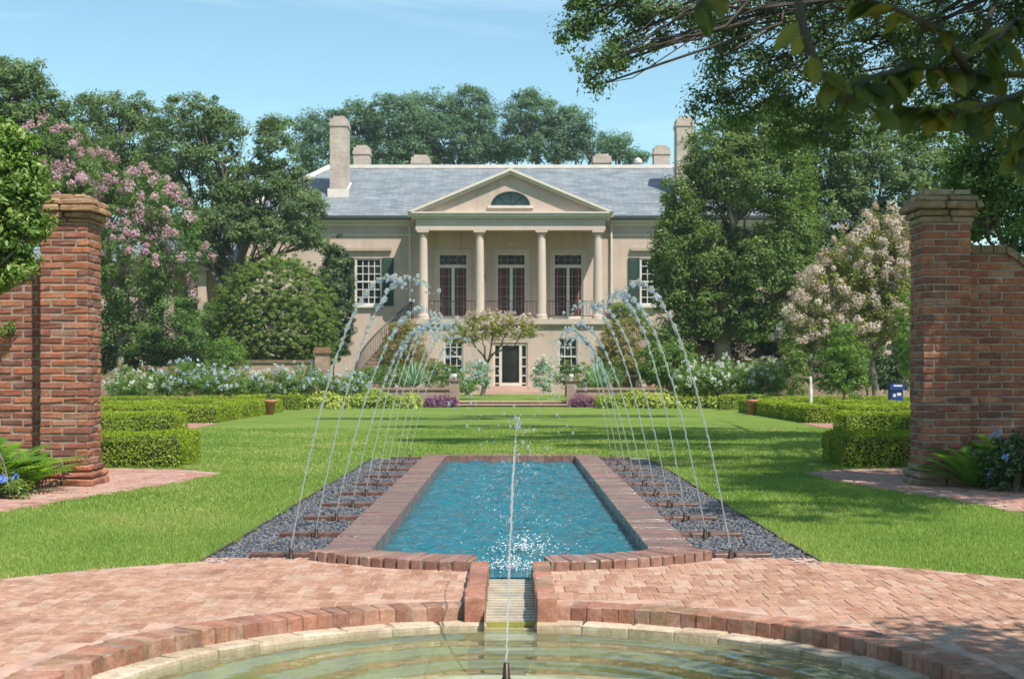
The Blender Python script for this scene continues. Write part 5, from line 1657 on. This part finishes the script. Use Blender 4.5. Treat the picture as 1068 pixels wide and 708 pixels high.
bl += [((6.0, 10.2, 5.6), (1.7, 1.4, 0.6)), ((8.6, 10.0, 6.0), (1.6, 1.4, 0.6)), ((5.6, 13.3, 6.1), (1.6, 1.3, 0.6)), ((7.8, 13.6, 6.3), (1.6, 1.4, 0.7)), ((5.2, 16.6, 6.7), (1.8, 1.0, 0.6)), ((8.4, 17.0, 6.8), (1.8, 1.5, 0.7)),
       ((3.0, 23.6, 8.2), (2.0, 0.9, 0.6)), ((6.2, 22.6, 8.0), (1.5, 0.9, 0.6)), ((1.6, 28.2, 9.3), (2.4, 0.9, 0.6)), ((5.6, 29.8, 9.8), (2.8, 1.2, 0.6)), ((11.5, 19.5, 7.6), (2.2, 2.6, 0.9)), ((4.4, 8.0, 5.0), (0.9, 0.8, 0.4)), ((6.3, 9.7, 6.6), (1.6, 1.2, 0.5)), ((8.3, 9.4, 7.0), (1.8, 1.3, 0.5)), ((5.2, 11.2, 5.2), (1.0, 0.8, 0.4)), ((7.4, 11.6, 7.2), (1.8, 1.3, 0.5)), ((10.2, 10.5, 6.4), (1.6, 1.3, 0.6)), ((5.4, 9.4, 5.0), (0.9, 0.8, 0.35))]
tree('live_oak', 'huge live oak whose dark boughs overhang from the upper right', 'tree', (11.0, 20.0, 0), bl, 'oak_leaf', 0.085, 0.045, 13.0, 0.24, 50, r0=0.28, seed=531, sub=6, fork=1.25, tone0=0.42, bark='dark_bark', lf=0.2)
tree('live_oak', 'spreading oak out beyond the right lawn', 'tree', (13.5, 33.0, 0), [((9.5, 33.5, 9.0), (3.2, 3.2, 1.2)), ((12.5, 30.5, 9.2), (3.0, 3.0, 1.3)), ((7.0, 34.5, 8.6), (2.6, 2.2, 0.9)), ((14.5, 35.5, 9.6), (3.2, 3.0, 1.4))], 'oak_leaf', 0.12, 0.06, 4.5, 0.4, 60, r0=0.5, seed=532, sub=7, fork=0.55) if False else None

# crape myrtles
DC = 45.5
bl = [B(x, y, DC, a, b) for (x, y, a, b) in ((50, 165, 34, 28), (95, 195, 34, 28), (145, 215, 34, 32), (60, 230, 50, 50), (180, 265, 28, 40), (130, 280, 50, 50), (75, 310, 55, 50), (165, 325, 38, 36), (120, 350, 40, 26), (195, 235, 12, 16), (190, 350, 22, 26))]
tree('crape_myrtle', 'tall pink flowering crape myrtle behind the sunlit pier', 'tree', (PX(125, DC), DC, 0), bl, 'myrtle_leaf', 0.12, 0.058, 7.5, 0.30, 40, r0=0.12, seed=541, bark='pale_bark', sub=5, inner=0.7,
     flowers=('pink_petal', 0.5, 0.16, 60, 0.070, lambda c, d: c[2] > PZ(150 + 0.80 * ((c[0] / c[1] * K + 532.5) - 40), c[1]) - 1.3 and d[2] > -0.3 and d[1] < 0.5))
DC = 41.5
bl = [B(928, 248, DC, 28, 26), B(905, 272, DC, 34, 30), B(945, 285, DC, 32, 40), B(878, 300, DC, 34, 30), B(912, 315, DC, 46, 34), B(850, 330, DC, 30, 28), B(832, 358, DC, 20, 20), B(868, 350, DC, 34, 26), B(895, 345, DC, 40, 26), B(940, 340, DC, 30, 34)]
tree('crape_myrtle', 'pale pink crape myrtle in full bloom left of the shaded pier', 'tree', (PX(917, DC), DC, 0), bl, 'rose_leaf', 0.10, 0.05, 9, 0.26, 36, r0=0.10, seed=542, bark='pale_bark', sub=5, inner=0.6, tone0=0.35,
     flowers=('pale_pink_petal', 0.72, 0.16, 70, 0.062, lambda c, d: d[2] > -0.35 and d[1] < 0.5))
# saplings on the right
shrub('sapling', 'pale green upright sapling near the white ornament', (PX(880, 37), 37, 0), [B(880, 352, 37, 12, 18), B(876, 376, 37, 20, 24), B(884, 400, 37, 22, 16), B(893, 380, 37, 14, 24), B(868, 398, 37, 14, 16)], 'bright_leaf', 0.085, 0.05, 20, 0.17, 26, seed=551, cat='sapling', low=-0.9)
shrub('sapling', 'leafy green sapling left of the white ornament by white flowers', (PX(828, 41), 41, 0), [B(826, 372, 41, 13, 24), B(828, 395, 41, 16, 20)], 'bush_leaf', 0.085, 0.05, 20, 0.17, 26, seed=552, cat='sapling')
shrub('sapling', 'tall green sapling beside the blue bin at the right pier', (PX(950, 37), 37, 0), [B(948, 340, 37, 13, 36), B(953, 378, 37, 13, 26)], 'bright_leaf', 0.085, 0.05, 18, 0.17, 24, seed=553, cat='sapling')
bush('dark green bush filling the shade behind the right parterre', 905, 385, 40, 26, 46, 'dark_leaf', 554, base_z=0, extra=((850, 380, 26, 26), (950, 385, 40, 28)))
bush('dark bush added as the shade under the dense evergreen tree behind the white flowers', 770, 350, 60, 30, 51.5, 'dark_leaf', 556, base_z=0, extra=((725, 352, 24, 24), (820, 352, 36, 30)))  # dark leaves added to stand for the shade beneath the tree
bush('green bush added over the shaded wing porch left of the round bush', 218, 340, 18, 30, 54, 'myrtle_leaf', 557, base_z=0, extra=((212, 360, 18, 24),))  # added bush, covers the wing wall where dark porch columns belong
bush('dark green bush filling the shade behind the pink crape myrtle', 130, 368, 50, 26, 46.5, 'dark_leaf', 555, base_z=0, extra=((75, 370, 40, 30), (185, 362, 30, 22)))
# left foreground tree over the wall
D0 = 11.0
bl = [B(8, 160, D0, 26, 30), B(22, 195, D0, 24, 26), B(5, 225, D0, 34, 34), B(30, 238, D0, 16, 18), B(-20, 190, D0, 30, 60), B(8, 262, D0, 18, 18), B(-18, 260, D0, 26, 26), B(14, 278, D0, 20, 16), B(-6, 292, D0, 20, 18)]
tree('citrus_tree', 'glossy green tree leaning over the left wall in front of the pier', 'tree', (-4.9, 11.2, 0), bl, 'citrus_leaf', 0.075, 0.034, 70, 0.12, 34, r0=0.05, seed=561, sub=5, inner=0.45)

# ferns and plumbago beside the piers
def fern(label, x, y, L, n, seed, leaf='fern_leaf', name='fern', cat='fern', el=(0.5, 1.35)):
    r = random.Random(seed); o = thing(name, label, cat, (x, y, 0))
    V, F, T = [], [], []
    for i in range(n):
        a = r.random() * 6.283; e = r.uniform(*el); ln = L * r.uniform(0.7, 1.1); tone = r.random()
        ca, sa_ = math.cos(a), math.sin(a)
        def spine(f):
            rr = ln * f * math.cos(e) + 0.12 * ln * f * f; zz = ln * f * math.sin(e) - 0.55 * ln * f ** 2.4 * math.sin(e) * 0.9
            return np.array([ca * rr, sa_ * rr, max(0.01, zz)])
        side = np.array([-sa_, ca, 0])
        for k in range(2, 26):
            f = k / 26
            p = spine(f); d = spine(min(1, f + 0.03)) - p; d /= np.linalg.norm(d) + 1e-9
            pl = ln * 0.17 * math.sin(math.pi * min(1, f * 0.9 + 0.12)) ** 0.7
            for s in (-1, 1):
                tip = p + side * s * pl + d * pl * 0.45 - np.array([0, 0, pl * 0.15])
                wv = d * 0.012
                b = len(V); mid = (p + tip) / 2
                V += [tuple(p), tuple(mid + wv), tuple(tip), tuple(mid - wv)]
                F.append((b, b + 1, b + 2, b + 3)); T.append(min(1, max(0, tone + r.gauss(0, 0.08))))
    mesh_np('foliage', V, F, leaf, o, T)
    return o
fern('arching green fern at the foot of the sunlit pier', -4.30, 12.42, 0.74, 56, 601)
fern('bushy fern at the left edge below the old wall', -4.42, 12.0, 0.95, 56, 602)
fern('drooping fern at the foot of the shaded pier', 4.08, 12.58, 0.72, 44, 603)
fern('taller fern at the right edge against the dark wall', 4.5, 12.8, 0.9, 46, 604)
def plumbago(label, x, y, rx, rz, seed):
    bl = [((x, y, rz), (rx, rx * 0.7, rz)), ((x + 0.25, y - 0.1, rz * 0.6), (rx * 0.8, rx * 0.6, rz * 0.6))]
    shrub('plumbago_shrub', label, (x, y, 0), bl, 'dark_leaf' if x > 0 else 'bush_leaf', 0.05, 0.022, 110, 0.09, 26, seed=seed, cat='flowering shrub',
          flowers=('blue_petal', 0.16, 0.045, 22, 0.024, lambda c, d: d[1] < 0.2))
plumbago('blue flowered plumbago below the shaded wall at the right edge', 4.28, 12.2, 0.26, 0.25, 611)
plumbago('blue flowered plumbago in the lower left corner of the wall bed', -4.22, 11.6, 0.18, 0.12, 612)
shrub('wall_creeper', 'small green creeper sprouting from the left brick wall', (-4.6, 12.98, 1.42), [((-4.58, 12.96, 1.42), (0.11, 0.05, 0.06))], 'bush_leaf', 0.05, 0.02, 120, 0.06, 20, seed=613, cat='creeper', trunk=False)

# foreground branch of a tree standing just right of the frame
ft = thing('magnolia_tree', 'blurred dark leafy branch reaching in from the upper right corner', 'tree', (3.5, 3.3, 0))
mb = MB()
def FP(px, py, D): return Vector((PX(px, D), D, PZ(py, D)))
r = np.random.default_rng(71)
twigs = [
    [FP(1180, 70, 3.3), FP(1068, 78, 3.1), FP(1010, 76, 3.05), FP(960, 70, 3.0), FP(915, 78, 2.95), FP(893, 92, 2.9)],
    [FP(1010, 76, 3.05), FP(985, 35, 2.95), FP(940, 12, 2.9), FP(890, -6, 2.9)],
    [FP(830, -60, 2.9), FP(832, 0, 2.9), FP(842, 45, 2.85), FP(858, 78, 2.85), FP(885, 103, 2.85), FP(912, 114, 2.85)],
    [FP(1120, 72, 3.2), FP(1060, 100, 3.0), FP(1000, 118, 2.95), FP(950, 112, 2.95)],
    [FP(1130, 60, 3.2), FP(1080, 125, 3.0), FP(1062, 165, 2.95)],
    [FP(1120, 20, 3.3), FP(1060, 22, 3.1), FP(1030, 50, 3.0)],
    [FP(890, -60, 2.9), FP(760, -40, 2.85), FP(725, 10, 2.8)],
]
Vl, Tl = [], []
for tw in twigs:
    mb.tube(tw, [0.011 * (1 - 0.7 * i / (len(tw) - 1)) for i in range(len(tw))], 6)
trunk_top = Vector((3.5, 3.3, 2.4))
mb.tube([Vector((3.5, 3.3, -0.05)), Vector((3.48, 3.32, 1.2)), trunk_top], [0.08, 0.06, 0.045], 10)
mb.tube([trunk_top, Vector((2.0, 3.4, 1.9)), FP(1180, 70, 3.3)], [0.03, 0.02, 0.012], 8)
mb.tube([Vector((3.48, 3.32, 1.2)), Vector((2.2, 3.4, 1.75)), FP(1130, 60, 3.2)], [0.03, 0.02, 0.010], 8)
mb.tube([trunk_top, Vector((1.6, 3.1, 2.3)), FP(890, -60, 2.9)], [0.03, 0.02, 0.010], 8)
mb.tube([FP(890, -60, 2.9), FP(830, -60, 2.9)], [0.010, 0.009], 6)
mb.tube([trunk_top, Vector((1.9, 3.4, 2.1)), FP(1120, 20, 3.3)], [0.03, 0.02, 0.010], 8)
for e in ((2.1, 1.5, 4.4), (2.9, 2.4, 4.3), (1.5, 1.6, 4.6)): mb.tube([trunk_top, (trunk_top + Vector(e)) / 2 + Vector((0.1, 0, 0.1)), Vector(e)], [0.04, 0.025, 0.012], 7)
mb.build('trunk', 'dark_bark', ft, smooth=True, loc=(3.5, 3.3, 0))
def big_leaf(p, d, up, L, W, tone):
    d = d.normalized(); n = (up - d * up.dot(d)).normalized(); s = d.cross(n)
    prof = [(0, 0.06), (0.2, 0.62), (0.45, 1.0), (0.7, 0.85), (0.88, 0.45), (1.0, 0.02)]
    for i in range(5):
        for sd in (-1, 1):
            f0, w0 = prof[i]; f1, w1 = prof[i + 1]
            def q(f, w): return p + d * (L * f) - n * (L * 0.22 * f * f) + s * (sd * W / 2 * w) + n * (W * 0.12 * w)
            def c(f): return p + d * (L * f) - n * (L * 0.22 * f * f)
            Vl.append([c(f0), c(f1), q(f1, w1), q(f0, w0)]); Tl.append(tone)
def leaves_on(tw, cnt, L0, seed, f0=0.2):
    rr = random.Random(seed)
    for i in range(cnt):
        f = f0 + (1 - f0) * (i + rr.random()) / cnt
        x = f * (len(tw) - 1); k = min(int(x), len(tw) - 2)
        p = tw[k].lerp(tw[k + 1], x - k); dr = (tw[k + 1] - tw[k]).normalized()
        a = rr.random() * 6.283
        side = Vector((math.cos(a), math.sin(a) * 0.7, -0.35 + rr.uniform(-0.5, 0.4)))
        d = (dr * 0.5 + side).normalized()
        big_leaf(p, d, Vector((rr.gauss(0, 0.5), rr.gauss(-0.3, 0.5), 1)), L0 * 0.76 * rr.uniform(0.6, 1.15), L0 * 0.37 * rr.uniform(0.8, 1.1), min(1, max(0, rr.gauss(0.5, 0.28))))
for i, (tw, cnt, L0, f0) in enumerate(zip(twigs, (46, 24, 15, 40, 26, 24, 8), (0.11, 0.105, 0.10, 0.11, 0.11, 0.10, 0.09), (0.25, 0.1, 0.3, 0.2, 0.2, 0.3, 0.75))):
    leaves_on(tw, cnt, L0, 80 + i, f0)
Vn = np.array([[tuple(v) for v in q] for q in Vl]).reshape(-1, 3) - np.array([3.5, 3.3, 0])
rg = np.random.default_rng(72)
C, D = clump_points([((2.1, 1.5, 4.4), (1.0, 0.9, 0.5)), ((2.9, 2.4, 4.3), (0.9, 0.9, 0.5)), ((1.5, 1.6, 4.6), (0.8, 0.7, 0.4)), ((2.35, 3.35, 2.35), (0.65, 0.5, 0.35)), ((3.1, 3.3, 2.7), (0.7, 0.6, 0.4)), ((2.3, 3.4, 1.9), (0.5, 0.4, 0.25)), ((3.6, 3.2, 3.4), (0.8, 0.8, 0.5))], 0.25, 12, rg, 0.2)  # highest clumps are out of frame, added to shade the visible branch
V2, F2, T2 = clump_leaves(C, D, 0.28, 40, 0.10, 0.045, rg)
V2 = V2 - np.array([3.5, 3.3, 0])
mesh_np('crown', np.concatenate([Vn, V2]), np.concatenate([np.arange(len(Vn)).reshape(-1, 4), F2 + len(Vn)]), 'near_leaf', ft, list(Tl) + list(T2), smooth=False)

# distant woods closing the horizon
rng = np.random.default_rng(91)
bl = []
for a in range(-60, 61, 4):
    x = a * 2.6 + rng.normal(0, 2); yb = 135 + rng.normal(0, 8)
    bl.append(((x, yb, 4.5), (7 + rng.random() * 3, 5, 5.5 + rng.random() * 2.0)))
C, D = clump_points(bl, 1.2, 0.55, rng, 0.75, -0.6)
V, F, tn = clump_leaves(C, D, 1.3, 60, 0.5, 0.28, rng)
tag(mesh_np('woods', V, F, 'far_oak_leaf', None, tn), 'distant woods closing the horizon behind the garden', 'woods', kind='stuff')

# thin summer haze
mb = MB(); mb.box(-262, 262, -62, 332, -1.2, 24)
hz = NT('haze_air')
pv = hz.n('VolumePrincipled')
pv.inputs['Color'].default_value = (0.86, 0.93, 1.0, 1)
pv.inputs['Density'].default_value = 0.00045
pv.inputs['Anisotropy'].default_value = 0.2
hz.l(pv.outputs[0], hz.out.inputs['Volume'])
M['haze_air'] = hz.m
hzo = mb.build('haze', 'haze_air')
tag(hzo, kind='stuff')
SC.cycles.volume_bounces = 0
